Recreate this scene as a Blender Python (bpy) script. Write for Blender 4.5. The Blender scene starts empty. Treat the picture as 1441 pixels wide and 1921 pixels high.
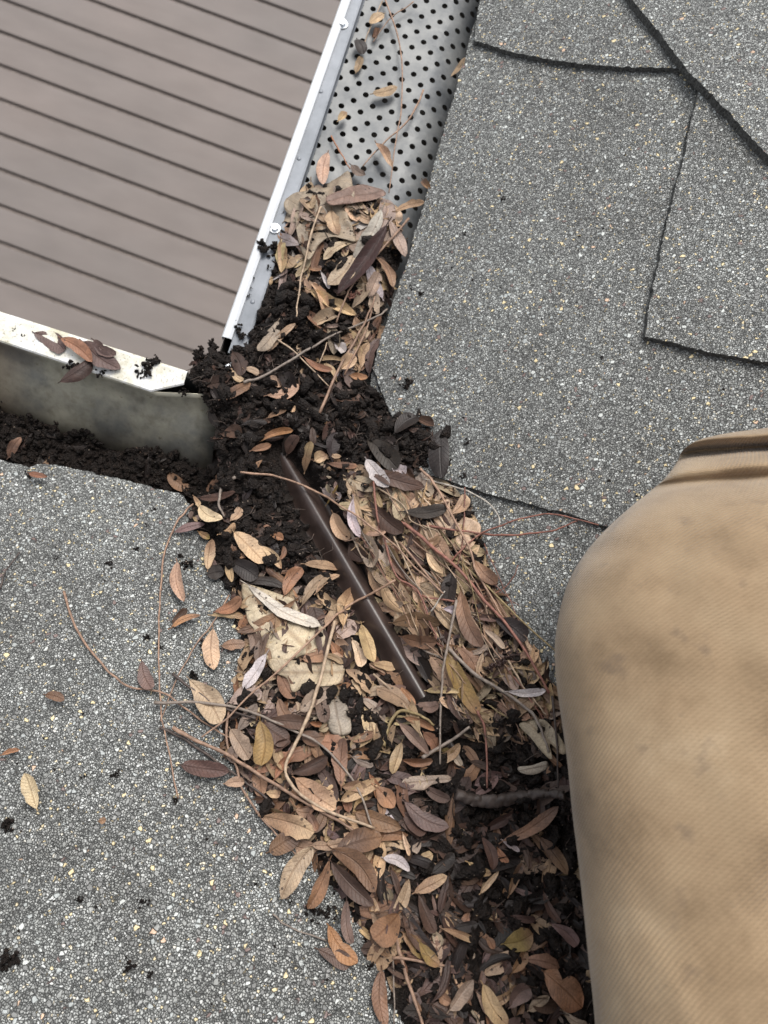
import bpy, bmesh, math, random
import numpy as np
from mathutils import Vector, Matrix
from mathutils.geometry import delaunay_2d_cdt
SC = bpy.context.scene; COL = SC.collection
rng = np.random.default_rng(7); random.seed(7)
# ------------------------------------------------------------------ camera
F = 1443.0
RC = np.array([[0.965862060750376, -0.2584408208631269, -0.017855579369773618],
               [0.2501984400498962, 0.9484861618358814, -0.19435725199342738],
               [0.06716561768967552, 0.18325485782764742, 0.980768289089188]])
CP = np.array([0.03062192, -0.0881132, 0.66287784])
cam = bpy.data.cameras.new('camera'); co = bpy.data.objects.new('camera', cam); COL.objects.link(co)
M4 = Matrix.Identity(4)
for i in range(3):
    for j in range(3): M4[i][j] = RC[i][j]
    M4[i][3] = CP[i]
co.matrix_world = M4
cam.sensor_fit = 'VERTICAL'; cam.lens = 6.8; cam.sensor_height = 6.8*1921/F; cam.sensor_width = cam.sensor_height*.75
cam.clip_start = .02; cam.clip_end = 200
cam.dof.use_dof = True; cam.dof.focus_distance = .57; cam.dof.aperture_fstop = 2.4
SC.camera = co
# ------------------------------------------------------------------ light
SUN_EL, SUN_AZ = 56, 8           # azimuth measured from +Y clockwise
w = bpy.data.worlds.new('World'); SC.world = w; w.use_nodes = True
nt = w.node_tree; bg = nt.nodes['Background']
sky = nt.nodes.new('ShaderNodeTexSky'); sky.sky_type = 'NISHITA'; sky.sun_disc = False
sky.sun_elevation = math.radians(SUN_EL); sky.sun_rotation = math.radians(SUN_AZ)
sky.air_density = 1.0; sky.dust_density = 3.0; sky.ozone_density = 1.0
hs = nt.nodes.new('ShaderNodeHueSaturation'); hs.inputs['Saturation'].default_value = .25
nt.links.new(sky.outputs[0], hs.inputs['Color']); nt.links.new(hs.outputs[0], bg.inputs[0])
bg.inputs[1].default_value = .15
sun = bpy.data.lights.new('sun', 'SUN'); so = bpy.data.objects.new('sun', sun); COL.objects.link(so)
sun.energy = 1.5; sun.angle = math.radians(26); sun.color = (1, .96, .9)
az = math.radians(SUN_AZ); el = math.radians(SUN_EL)
sd = Vector((math.sin(az)*math.cos(el), math.cos(az)*math.cos(el), math.sin(el)))
so.rotation_euler = (sd).to_track_quat('Z', 'Y').to_euler()
SC.view_settings.view_transform = 'Standard'; SC.view_settings.look = 'None'
SC.view_settings.gamma = 1; SC.view_settings.exposure = 0.68
# ------------------------------------------------------------------ helpers
def ray(px, py):
    v = np.array([(px-720.5)/F, -(py-960.5)/F, -1.0]); v = RC@v
    return v/np.linalg.norm(v)
PITCH = .42
def hitz(px, py, z):
    v = ray(px, py); t = (z-CP[2])/v[2]; return CP+v*t
def hitf(px, py, fn, off=0.0):
    z = 0.0
    for _ in range(14):
        p = hitz(px, py, z); zn = fn(p[0], p[1])+off
        z += .6*(zn-z)
    return hitz(px, py, z)
def roofz(x, y): return PITCH*max(x, -y)
def basez(x, y): return PITCH*max(x, -y, 0.0)
def S(a, b, x):
    t = np.clip((x-a)/(b-a), 0, 1); return t*t*(3-2*t)
def _h(ix, iy, iz, s):
    n = (ix.astype(np.int64)*374761393+iy.astype(np.int64)*668265263+iz.astype(np.int64)*2147483647+s*974634777) & 0xffffffff
    n = ((n ^ (n >> 13))*1274126177) & 0xffffffff
    return ((n ^ (n >> 16)) & 0xffff)/65535.0
def noise3(x, y, z=None, s=0):
    x = np.asarray(x, float); y = np.asarray(y, float); z = np.zeros_like(x) if z is None else np.asarray(z, float)
    ix, iy, iz = np.floor(x), np.floor(y), np.floor(z)
    fx, fy, fz = x-ix, y-iy, z-iz
    fx, fy, fz = [f*f*(3-2*f) for f in (fx, fy, fz)]
    r = 0
    for a in (0, 1):
        for b in (0, 1):
            for c in (0, 1):
                wgt = (fx if a else 1-fx)*(fy if b else 1-fy)*(fz if c else 1-fz)
                r = r+wgt*_h(ix+a, iy+b, iz+c, s)
    return r*2-1
def fbm(x, y, z=None, o=4, s=0):
    r = 0; a = 1; t = 0
    for i in range(o):
        k = 2**i
        r = r+a*noise3(np.asarray(x)*k, np.asarray(y)*k, None if z is None else np.asarray(z)*k, s+i*17); t += a; a *= .5
    return r/t
def tag(o, label=None, cat=None, group=None, kind=None):
    if label: o['label'] = label
    if cat: o['category'] = cat
    if group: o['group'] = group
    if kind: o['kind'] = kind
    return o
def empty(name, loc=(0, 0, 0)):
    o = bpy.data.objects.new(name, None); o.location = loc; o.empty_display_size = .02; COL.objects.link(o); return o
def mesh_np(name, V, Fc, mat, parent=None, uv=None, col=None, smooth=True):
    """V (n,3); Fc list of faces or (m,k) int array"""
    me = bpy.data.meshes.new(name)
    V = np.asarray(V, np.float32)
    if isinstance(Fc, np.ndarray):
        m, k = Fc.shape
        me.vertices.add(len(V)); me.vertices.foreach_set('co', V.ravel())
        me.loops.add(m*k); me.loops.foreach_set('vertex_index', Fc.astype(np.int32).ravel())
        me.polygons.add(m); me.polygons.foreach_set('loop_start', np.arange(0, m*k, k, dtype=np.int32))
        me.update(calc_edges=True)
    else:
        me.from_pydata([tuple(map(float, v)) for v in V], [], [tuple(int(i) for i in f) for f in Fc]); me.update()
    li = np.empty(len(me.loops), np.int32); me.loops.foreach_get('vertex_index', li)
    if uv is not None:
        l = me.uv_layers.new(name='UVMap'); l.data.foreach_set('uv', np.asarray(uv, np.float32)[li].ravel())
    if col is not None:
        a = me.color_attributes.new('tint', 'FLOAT_COLOR', 'POINT')
        c = np.ones((len(V), 4), np.float32); c[:, :3] = col; a.data.foreach_set('color', c.ravel())
    me.polygons.foreach_set('use_smooth', np.full(len(me.polygons), smooth))
    me.materials.append(mat); me.validate()
    o = bpy.data.objects.new(name, me); COL.objects.link(o)
    if parent: o.parent = parent
    return o
def bm_obj(name, bm, mat, parent=None, smooth=False, bevel=0):
    me = bpy.data.meshes.new(name); bmesh.ops.recalc_face_normals(bm, faces=bm.faces)
    bm.to_mesh(me); bm.free(); me.materials.append(mat)
    for p in me.polygons: p.use_smooth = smooth
    o = bpy.data.objects.new(name, me); COL.objects.link(o)
    if parent: o.parent = parent
    if bevel:
        b = o.modifiers.new('b', 'BEVEL'); b.width = bevel; b.segments = 2; b.limit_method = 'ANGLE'
    return o
# ------------------------------------------------------------------ materials
def newmat(name):
    m = bpy.data.materials.new(name); m.use_nodes = True; n = m.node_tree
    return m, n, n.nodes['Principled BSDF']
def N(n, t, **kw):
    k = n.nodes.new(t)
    for a, v in kw.items():
        if a.startswith('i_'): k.inputs[a[2:].replace('_', ' ')].default_value = v
        else: setattr(k, a, v)
    return k
def ramp(n, pts, interp='LINEAR'):
    r = n.nodes.new('ShaderNodeValToRGB'); r.color_ramp.interpolation = interp
    e = r.color_ramp.elements
    while len(e) > 1: e.remove(e[-1])
    e[0].position = pts[0][0]; e[0].color = (*pts[0][1], 1)
    for p, c in pts[1:]:
        x = e.new(p); x.color = (*c, 1)
    return r
def mixc(n, mode, fac, a, b):
    m = n.nodes.new('ShaderNodeMix'); m.data_type = 'RGBA'; m.blend_type = mode
    for s, v in ((0, fac), (6, a), (7, b)):
        if hasattr(v, 'links') or hasattr(v, 'is_output'): n.links.new(v, m.inputs[s])
        else: m.inputs[s].default_value = v if s == 0 else (*v, 1)
    return m.outputs[2]
def math_(n, op, a, b=0.0, c=None):
    m = n.nodes.new('ShaderNodeMath'); m.operation = op
    for i, v in enumerate((a, b) if c is None else (a, b, c)):
        if hasattr(v, 'is_output'): n.links.new(v, m.inputs[i])
        else: m.inputs[i].default_value = v
    return m.outputs[0]
def shingle_mat(name='shingle_granules', bright=1.0, seed=0.0):
    m, n, p = newmat(name); L = n.links.new
    tc = N(n, 'ShaderNodeTexCoord'); mp = N(n, 'ShaderNodeMapping'); mp.inputs['Location'].default_value = (seed, seed*.7, 0)
    L(tc.outputs['Object'], mp.inputs[0])
    wn = N(n, 'ShaderNodeTexNoise', i_Scale=260.0, i_Detail=2.0); L(mp.outputs[0], wn.inputs['Vector'])
    va = N(n, 'ShaderNodeVectorMath', operation='MULTIPLY_ADD')
    L(wn.outputs['Color'], va.inputs[0]); va.inputs[1].default_value = (.0022,)*3; L(mp.outputs[0], va.inputs[2])
    def layer(sc):
        v = N(n, 'ShaderNodeTexVoronoi', i_Scale=sc); L(va.outputs[0], v.inputs['Vector'])
        e = N(n, 'ShaderNodeTexVoronoi', feature='DISTANCE_TO_EDGE', i_Scale=sc); L(va.outputs[0], e.inputs['Vector'])
        s = N(n, 'ShaderNodeSeparateColor'); L(v.outputs['Color'], s.inputs[0])
        return v, e, s
    v1, e1, s1 = layer(620); v2, e2, s2 = layer(370)
    k = bright
    c1 = ramp(n, [(0, (.09*k, .092*k, .089*k)), (.25, (.16*k, .165*k, .16*k)), (.55, (.24*k, .246*k, .236*k)), (.78, (.34*k, .348*k, .335*k)), (.88, (.42*k, .43*k, .42*k)), (.95, (.52, .53, .52)), (.985, (.60, .50, .31))])
    L(s1.outputs[0], c1.inputs[0])
    c2 = ramp(n, [(0, (.17*k, .172*k, .168*k)), (.5, (.25*k, .256*k, .247*k)), (.72, (.34*k, .36*k, .355*k)), (.86, (.17*k, .12*k, .11*k)), (.9, (.54, .56, .54)), (.955, (.66, .55, .33)), (.985, (.60, .42, .30))], 'CONSTANT')
    L(s2.outputs[0], c2.inputs[0])
    pick = math_(n, 'GREATER_THAN', s2.outputs[1], .80)     # a quarter of the coarse grains lie on top
    colr = mixc(n, 'MIX', pick, c1.outputs[0], c2.outputs[0])
    g1 = N(n, 'ShaderNodeMapRange', i_From_Min=0.0, i_From_Max=.16); L(e1.outputs[0], g1.inputs[0])
    g2 = N(n, 'ShaderNodeMapRange', i_From_Min=0.0, i_From_Max=.14); L(e2.outputs[0], g2.inputs[0])
    gm = N(n, 'ShaderNodeMix'); L(pick, gm.inputs[0]); L(g1.outputs[0], gm.inputs[2]); L(g2.outputs[0], gm.inputs[3])
    gap = gm.outputs[0]
    colr = mixc(n, 'MIX', gap, (.05, .05, .049), colr)
    bn = N(n, 'ShaderNodeTexNoise', i_Scale=13.0, i_Detail=8.0, i_Roughness=.62); L(mp.outputs[0], bn.inputs['Vector'])
    br = ramp(n, [(.3, (.74, .73, .71)), (.5, (.98, .98, .97)), (.72, (1.20, 1.21, 1.19))]); L(bn.outputs[0], br.inputs[0])
    colr = mixc(n, 'MULTIPLY', 1.0, colr, br.outputs[0])
    L(colr, p.inputs['Base Color'])
    p.inputs['Roughness'].default_value = .72; p.inputs['Specular IOR Level'].default_value = .5
    rr = math_(n, 'MULTIPLY_ADD', s1.outputs[2], .5); n.nodes[-1].inputs[2].default_value = .35; L(rr, p.inputs['Roughness'])
    # grain relief: rounded tops, tilted facets
    h = math_(n, 'ADD', math_(n, 'MULTIPLY', gap, .7), math_(n, 'MULTIPLY', s1.outputs[1], .5))
    h = math_(n, 'ADD', h, math_(n, 'MULTIPLY', pick, .35))
    bp = N(n, 'ShaderNodeBump', i_Strength=1.0, i_Distance=.0011); L(h, bp.inputs['Height']); L(bp.outputs[0], p.inputs['Normal'])
    return m
M_SH = shingle_mat(); M_SH2 = shingle_mat('shingle_granules_pale', 1.12, 3.1)
def simple(name, c, rough=.6, metal=0, nscale=40, namp=.25, bump=0, bscale=200, spec=.5, c2=None):
    m, n, p = newmat(name); L = n.links.new
    tc = N(n, 'ShaderNodeTexCoord')
    nz = N(n, 'ShaderNodeTexNoise', i_Scale=float(nscale), i_Detail=6.0, i_Roughness=.62); L(tc.outputs['Object'], nz.inputs['Vector'])
    a = tuple(x*(1-namp) for x in c); b = tuple(min(1, x*(1+namp)) for x in c) if c2 is None else c2
    r = ramp(n, [(.32, a), (.68, b)]); L(nz.outputs[0], r.inputs[0]); L(r.outputs[0], p.inputs['Base Color'])
    p.inputs['Roughness'].default_value = rough; p.inputs['Metallic'].default_value = metal; p.inputs['Specular IOR Level'].default_value = spec
    if bump:
        b2 = N(n, 'ShaderNodeTexNoise', i_Scale=float(bscale), i_Detail=5.0); L(tc.outputs['Object'], b2.inputs['Vector'])
        bp = N(n, 'ShaderNodeBump', i_Strength=.7, i_Distance=bump); L(b2.outputs[0], bp.inputs['Height']); L(bp.outputs[0], p.inputs['Normal'])
    return m
M_EDGE = simple('asphalt_edge_shadow_line', (.02, .02, .02), .9, nscale=520, bump=.0015, bscale=520, c2=(.12, .12, .115))  # asphalt black that also paints the shadow line under each shingle edge
M_PANEL = simple('weathered_aluminium', (.085, .092, .10), .5, .25, 35, .2, .0003, 120, c2=(.165, .168, .165))
M_FLANGE = simple('grey_aluminium', (.17, .185, .205), .5, .2, 30, .12, .0002, 300, c2=(.24, .255, .28))
M_SCREW = simple('zinc_screw', (.72, .74, .76), .25, .9, 200, .15)
M_STEEL = simple('gutter_mill_finish', (.10, .105, .11), .5, .3, 60, .4)
M_GUTTER_DARK = simple('shade_dark_gutter_inside', (.035, .030, .025), .8, 0, 30, .5)  # near-black colour stands in for shade, so the guard holes look dark
M_BROWN = simple('brown_painted_metal', (.040, .027, .023), .36, 0, 60, .35, .00015, 300, spec=.5)
M_FASCIA = simple('white_fascia', (.75, .75, .74), .5, 0, 20, .05)
M_WALL = simple('house_siding', (.45, .44, .42), .7, 0, 20, .1)
M_SOILM = None
def soil_mat():
    m, n, p = newmat('wet_leaf_mould'); L = n.links.new
    tc = N(n, 'ShaderNodeTexCoord')
    a = N(n, 'ShaderNodeTexNoise', i_Scale=160.0, i_Detail=8.0, i_Roughness=.75); L(tc.outputs['Object'], a.inputs['Vector'])
    b = N(n, 'ShaderNodeTexVoronoi', i_Scale=520.0); L(tc.outputs['Object'], b.inputs['Vector'])
    r = ramp(n, [(.3, (.005, .0035, .0028)), (.55, (.014, .0092, .007)), (.75, (.045, .028, .019))]); L(a.outputs[0], r.inputs[0])
    s = N(n, 'ShaderNodeSeparateColor'); L(b.outputs['Color'], s.inputs[0])
    sp = math_(n, 'MULTIPLY', math_(n, 'GREATER_THAN', s.outputs[0], .975), math_(n, 'LESS_THAN', b.outputs['Distance'], .28))
    c = mixc(n, 'MIX', sp, r.outputs[0], (.30, .24, .19)); L(c, p.inputs['Base Color'])
    p.inputs['Roughness'].default_value = .6; p.inputs['Specular IOR Level'].default_value = .25
    h = math_(n, 'ADD', a.outputs[0], math_(n, 'MULTIPLY', b.outputs['Distance'], .6))
    bp = N(n, 'ShaderNodeBump', i_Strength=1.0, i_Distance=.003); L(h, bp.inputs['Height']); L(bp.outputs[0], p.inputs['Normal'])
    return m
M_SOIL = soil_mat()
def leaf_mat():
    m, n, p = newmat('dry_leaf'); L = n.links.new
    at = N(n, 'ShaderNodeAttribute', attribute_name='tint')
    uv = N(n, 'ShaderNodeUVMap'); sx = N(n, 'ShaderNodeSeparateXYZ'); L(uv.outputs[0], sx.inputs[0])
    tc = N(n, 'ShaderNodeTexCoord'); geo = N(n, 'ShaderNodeNewGeometry')
    u = sx.outputs[0]; v = sx.outputs[1]                       # u along 0..1, v across -1..1
    av = math_(n, 'ABSOLUTE', v)
    mid = N(n, 'ShaderNodeMapRange', i_From_Min=.02, i_From_Max=.11, i_To_Min=1.0, i_To_Max=0.0); L(av, mid.inputs[0])
    ph = math_(n, 'SUBTRACT', math_(n, 'MULTIPLY', u, 11.0), math_(n, 'MULTIPLY', av, 1.7))
    fr = math_(n, 'ABSOLUTE', math_(n, 'SUBTRACT', math_(n, 'FRACT', ph), .5))
    ven = N(n, 'ShaderNodeMapRange', i_From_Min=0.0, i_From_Max=.09, i_To_Min=1.0, i_To_Max=0.0); L(fr, ven.inputs[0])
    vein = math_(n, 'MAXIMUM', mid.outputs[0], math_(n, 'MULTIPLY', ven.outputs[0], .5))
    nz = N(n, 'ShaderNodeTexNoise', i_Scale=75.0, i_Detail=6.0, i_Roughness=.65); L(tc.outputs['Object'], nz.inputs['Vector'])
    bl = ramp(n, [(.28, (.50, .46, .44)), (.5, (.95, .95, .95)), (.7, (1.22, 1.18, 1.12))]); L(nz.outputs[0], bl.inputs[0])
    c = mixc(n, 'MULTIPLY', 1.0, at.outputs['Color'], bl.outputs[0])
    fz = N(n, 'ShaderNodeTexNoise', i_Scale=900.0, i_Detail=3.0); L(tc.outputs['Object'], fz.inputs['Vector'])
    fb = ramp(n, [(.3, (.78, .78, .78)), (.65, (1.12, 1.12, 1.12))]); L(fz.outputs[0], fb.inputs[0])
    c = mixc(n, 'MULTIPLY', 1.0, c, fb.outputs[0])
    sv = N(n, 'ShaderNodeTexVoronoi', i_Scale=330.0); L(tc.outputs['Object'], sv.inputs['Vector'])
    ss = N(n, 'ShaderNodeSeparateColor'); L(sv.outputs['Color'], ss.inputs[0])
    spot = math_(n, 'MULTIPLY', math_(n, 'GREATER_THAN', ss.outputs[0], .93), math_(n, 'LESS_THAN', sv.outputs['Distance'], .33))
    c = mixc(n, 'MIX', math_(n, 'MULTIPLY', spot, .8), c, (.035, .022, .016))
    dk = mixc(n, 'MULTIPLY', 1.0, c, (.62, .55, .50))
    c = mixc(n, 'MIX', math_(n, 'MULTIPLY', vein, .75), c, dk)
    # pale cut rim
    rim = N(n, 'ShaderNodeMapRange', i_From_Min=.9, i_From_Max=1.0, i_To_Min=0.0, i_To_Max=.12); L(av, rim.inputs[0])
    c = mixc(n, 'MIX', rim.outputs[0], c, (.10, .06, .04))
    pal = mixc(n, 'MIX', .30, c, (.26, .20, .16))
    c = mixc(n, 'MIX', geo.outputs['Backfacing'], c, pal)
    L(c, p.inputs['Base Color'])
    p.inputs['Roughness'].default_value = .55; p.inputs['Specular IOR Level'].default_value = .38
    h = math_(n, 'SUBTRACT', math_(n, 'MULTIPLY', nz.outputs[0], .8), math_(n, 'MULTIPLY', vein, .35))
    bp = N(n, 'ShaderNodeBump', i_Strength=.8, i_Distance=.0012); L(h, bp.inputs['Height']); L(bp.outputs[0], p.inputs['Normal'])
    return m
M_LEAF = leaf_mat()
def twig_mat():
    m, n, p = newmat('dry_twig'); L = n.links.new
    at = N(n, 'ShaderNodeAttribute', attribute_name='tint'); tc = N(n, 'ShaderNodeTexCoord')
    nz = N(n, 'ShaderNodeTexNoise', i_Scale=260.0, i_Detail=5.0); L(tc.outputs['Object'], nz.inputs['Vector'])
    bl = ramp(n, [(.3, (.55, .52, .5)), (.65, (1.2, 1.18, 1.15))]); L(nz.outputs[0], bl.inputs[0])
    L(mixc(n, 'MULTIPLY', 1.0, at.outputs['Color'], bl.outputs[0]), p.inputs['Base Color']); p.inputs['Roughness'].default_value = .6
    bp = N(n, 'ShaderNodeBump', i_Strength=.6, i_Distance=.0006); L(nz.outputs[0], bp.inputs['Height']); L(bp.outputs[0], p.inputs['Normal'])
    return m
M_TWIG = twig_mat()
def lip_mat():
    m, n, p = newmat('white_painted_lip_dirty'); L = n.links.new
    tc = N(n, 'ShaderNodeTexCoord')
    a = N(n, 'ShaderNodeTexNoise', i_Scale=38.0, i_Detail=8.0, i_Roughness=.7); L(tc.outputs['Object'], a.inputs['Vector'])
    b = N(n, 'ShaderNodeTexNoise', i_Scale=420.0, i_Detail=4.0, i_Roughness=.7); L(tc.outputs['Object'], b.inputs['Vector'])
    r = ramp(n, [(.42, (.68, .68, .67)), (.54, (.60, .58, .50)), (.66, (.44, .41, .29))]); L(a.outputs[0], r.inputs[0])
    s = ramp(n, [(.57, (1, 1, 1)), (.66, (.40, .36, .28))]); L(b.outputs[0], s.inputs[0])
    L(mixc(n, 'MULTIPLY', .8, r.outputs[0], s.outputs[0]), p.inputs['Base Color']); p.inputs['Roughness'].default_value = .45
    return m
M_LIPD = lip_mat(); M_LIP = simple('white_painted_lip', (.52, .535, .555), .35, 0, 60, .05)
def wall_mat():
    m, n, p = newmat('stained_gutter_wall'); L = n.links.new
    tc = N(n, 'ShaderNodeTexCoord')
    a = N(n, 'ShaderNodeTexNoise', i_Scale=14.0, i_Detail=5.0, i_Roughness=.6); L(tc.outputs['Object'], a.inputs['Vector'])
    r = ramp(n, [(.30, (.14, .145, .145)), (.45, (.22, .215, .19)), (.54, (.33, .31, .25)), (.66, (.45, .42, .33))]); L(a.outputs[0], r.inputs[0])
    b = N(n, 'ShaderNodeTexNoise', i_Scale=6.0, i_Detail=3.0); L(tc.outputs['Object'], b.inputs['Vector'])
    sx = N(n, 'ShaderNodeSeparateXYZ'); L(tc.outputs['Object'], sx.inputs[0])
    # rust bloom towards the far left end and the silt line
    rl = N(n, 'ShaderNodeMapRange', i_From_Min=.155, i_From_Max=.215, i_To_Min=1.0, i_To_Max=0.0); L(math_(n, 'ADD', sx.outputs[0], math_(n, 'MULTIPLY', math_(n, 'SUBTRACT', b.outputs[0], .5), .12)), rl.inputs[0])
    rz = N(n, 'ShaderNodeMapRange', i_From_Min=.030, i_From_Max=.050, i_To_Min=1.0, i_To_Max=0.0); L(math_(n, 'ADD', sx.outputs[2], math_(n, 'MULTIPLY', math_(n, 'SUBTRACT', a.outputs[0], .5), .02)), rz.inputs[0])
    rust = math_(n, 'MULTIPLY', rl.outputs[0], .75); 
    e_ = N(n, 'ShaderNodeTexNoise', i_Scale=85.0, i_Detail=7.0, i_Roughness=.7); L(tc.outputs['Object'], e_.inputs['Vector'])
    er = ramp(n, [(.35, (.72, .70, .66)), (.5, (1, 1, 1)), (.62, (1.12, 1.12, 1.1)), (.70, (.45, .40, .32))]); L(e_.outputs[0], er.inputs[0])
    c0 = mixc(n, 'MULTIPLY', .8, r.outputs[0], er.outputs[0])
    c = mixc(n, 'MIX', rust, c0, (.15, .08, .04))
    c = mixc(n, 'MIX', math_(n, 'MULTIPLY', rz.outputs[0], .7), c, (.06, .045, .03))
    L(c, p.inputs['Base Color']); p.inputs['Roughness'].default_value = .30; p.inputs['Metallic'].default_value = .45
    return m
M_GW = wall_mat()
def deck_mat():
    m, n, p = newmat('composite_deck_board'); L = n.links.new
    tc = N(n, 'ShaderNodeTexCoord'); mp = N(n, 'ShaderNodeMapping'); mp.inputs['Scale'].default_value = (1, 2.5, 1); L(tc.outputs['Object'], mp.inputs[0])
    a = N(n, 'ShaderNodeTexNoise', i_Scale=5.0, i_Detail=6.0); L(mp.outputs[0], a.inputs['Vector'])
    b = N(n, 'ShaderNodeTexNoise', i_Scale=1.6, i_Detail=5.0); L(tc.outputs['Object'], b.inputs['Vector'])
    r = ramp(n, [(.3, (.150, .126, .114)), (.7, (.176, .149, .136))]); L(a.outputs[0], r.inputs[0])
    s = ramp(n, [(.3, (.90, .92, .93)), (.7, (1.06, 1.04, 1.03))]); L(b.outputs[0], s.inputs[0])
    L(mixc(n, 'MULTIPLY', 1.0, r.outputs[0], s.outputs[0]), p.inputs['Base Color']); p.inputs['Roughness'].default_value = .7
    return m
M_DECK = deck_mat(); M_DARK = simple('deck_joists_gap_sheet', (.155, .13, .115), .9)
def cloth_mat():
    m, n, p = newmat('tan_duck_canvas'); L = n.links.new
    uv = N(n, 'ShaderNodeUVMap'); tc = N(n, 'ShaderNodeTexCoord')
    dn = N(n, 'ShaderNodeTexNoise', i_Scale=7.0, i_Detail=2.0); L(tc.outputs['Object'], dn.inputs['Vector'])
    ds = N(n, 'ShaderNodeVectorMath', operation='MULTIPLY_ADD'); L(dn.outputs['Color'], ds.inputs[0]); ds.inputs[1].default_value = (.012, .012, 0); L(uv.outputs[0], ds.inputs[2])
    w1 = N(n, 'ShaderNodeTexWave', wave_type='BANDS', bands_direction='X', i_Scale=140.0, i_Distortion=.8, i_Detail=2.0, i_Detail_Scale=2.0); L(ds.outputs[0], w1.inputs['Vector'])
    w2 = N(n, 'ShaderNodeTexWave', wave_type='BANDS', bands_direction='Y', i_Scale=190.0, i_Distortion=1.2, i_Detail=2.0, i_Detail_Scale=3.0); L(ds.outputs[0], w2.inputs['Vector'])
    w3 = N(n, 'ShaderNodeTexWave', wave_type='BANDS', bands_direction='DIAGONAL', i_Scale=235.0, i_Distortion=.8, i_Detail=2.0, i_Detail_Scale=2.0); L(ds.outputs[0], w3.inputs['Vector'])
    sy = N(n, 'ShaderNodeSeparateXYZ'); L(uv.outputs[0], sy.inputs[0])
    bl_ = N(n, 'ShaderNodeMapRange', i_From_Min=.16, i_From_Max=.30); L(math_(n, 'ADD', sy.outputs[1], math_(n, 'MULTIPLY', dn.outputs[0], .1)), bl_.inputs[0])
    mw = N(n, 'ShaderNodeMix'); L(bl_.outputs[0], mw.inputs[0]); L(w1.outputs[1], mw.inputs[2]); L(w3.outputs[1], mw.inputs[3])
    h = math_(n, 'ADD', mw.outputs[0], math_(n, 'MULTIPLY', w2.outputs[1], .3))
    a = N(n, 'ShaderNodeTexNoise', i_Scale=16.0, i_Detail=8.0, i_Roughness=.66); L(tc.outputs['Object'], a.inputs['Vector'])
    r = ramp(n, [(.30, (.165, .112, .064)), (.47, (.255, .180, .108)), (.6, (.30, .218, .134)), (.74, (.385, .292, .19))]); L(a.outputs[0], r.inputs[0])
    wv = ramp(n, [(.0, (.88, .86, .84)), (.9, (1.06, 1.06, 1.06))]); L(math_(n, 'MULTIPLY', h, .65), wv.inputs[0])
    c = mixc(n, 'MULTIPLY', .8, r.outputs[0], wv.outputs[0])
    st = N(n, 'ShaderNodeTexNoise', i_Scale=60.0, i_Detail=3.0); L(tc.outputs['Object'], st.inputs['Vector'])
    sr = ramp(n, [(.62, (0, 0, 0)), (.74, (1, 1, 1))]); L(st.outputs[0], sr.inputs[0])
    c = mixc(n, 'MIX', math_(n, 'MULTIPLY', sr.outputs[0], .5), c, (.12, .085, .06))
    L(c, p.inputs['Base Color']); p.inputs['Roughness'].default_value = .9; p.inputs['Specular IOR Level'].default_value = .2
    p.inputs['Sheen Weight'].default_value = .25; p.inputs['Sheen Roughness'].default_value = .5
    fz = N(n, 'ShaderNodeTexNoise', i_Scale=700.0, i_Detail=3.0); L(tc.outputs['Object'], fz.inputs['Vector'])
    bp = N(n, 'ShaderNodeBump', i_Strength=.7, i_Distance=.0004); L(math_(n, 'ADD', h, math_(n, 'MULTIPLY', fz.outputs[0], .8)), bp.inputs['Height']); L(bp.outputs[0], p.inputs['Normal'])
    return m
M_CLOTH = cloth_mat(); M_SKIN = simple('skin', (.42, .25, .18), .5, 0, 60, .08)

# ================================================================== the setting: deck and ground
dz = -2.258; ph = -.0993
d = np.array([math.cos(ph), math.sin(ph)]); nn = np.array([-d[1], d[0]])
bm = bmesh.new()
for i in range(-12, 42):
    o0 = 1.85177-.146*i
    cx0 = nn*(o0-.073)
    A = [cx0+d*s+nn*t for s, t in ((-3.5, -.0645), (3.5, -.0645), (3.5, .0645), (-3.5, .0645))]
    lo = [bm.verts.new((*a, dz-.025)) for a in A]; hi = [bm.verts.new((*a, dz)) for a in A]
    bm.faces.new(hi)
    for k in range(4): bm.faces.new((lo[k], lo[(k+1) % 4], hi[(k+1) % 4], hi[k]))
deck = bm_obj('deck', bm, M_DECK, bevel=.004); tag(deck, kind='structure')
bm = bmesh.new()
bm.faces.new([bm.verts.new(v) for v in ((-60, -60, dz-.3), (60, -60, dz-.3), (60, 60, dz-.3), (-60, 60, dz-.3))])
g = bm_obj('ground', bm, simple('lawn_ground', (.06, .08, .03), .9, 0, 5, .4)); tag(g, kind='structure')
bm = bmesh.new()
for i in range(-8, 9):
    bmesh.ops.create_cube(bm, size=1, matrix=Matrix.Rotation(ph, 4, 'Z')@Matrix.Translation((i*.41, -1.0, dz-.14))@Matrix.Diagonal((.04, 8, .2, 1)))
bmesh.ops.create_cube(bm, size=1, matrix=Matrix.Rotation(ph, 4, 'Z')@Matrix.Translation((0, -1.0, dz-.017))@Matrix.Diagonal((7, 8, .012, 1)))  # added sheet close under the boards; its brown sets how dark the gaps look
bm_obj('joists_and_gap_sheet', bm, M_DARK, deck)

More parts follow.
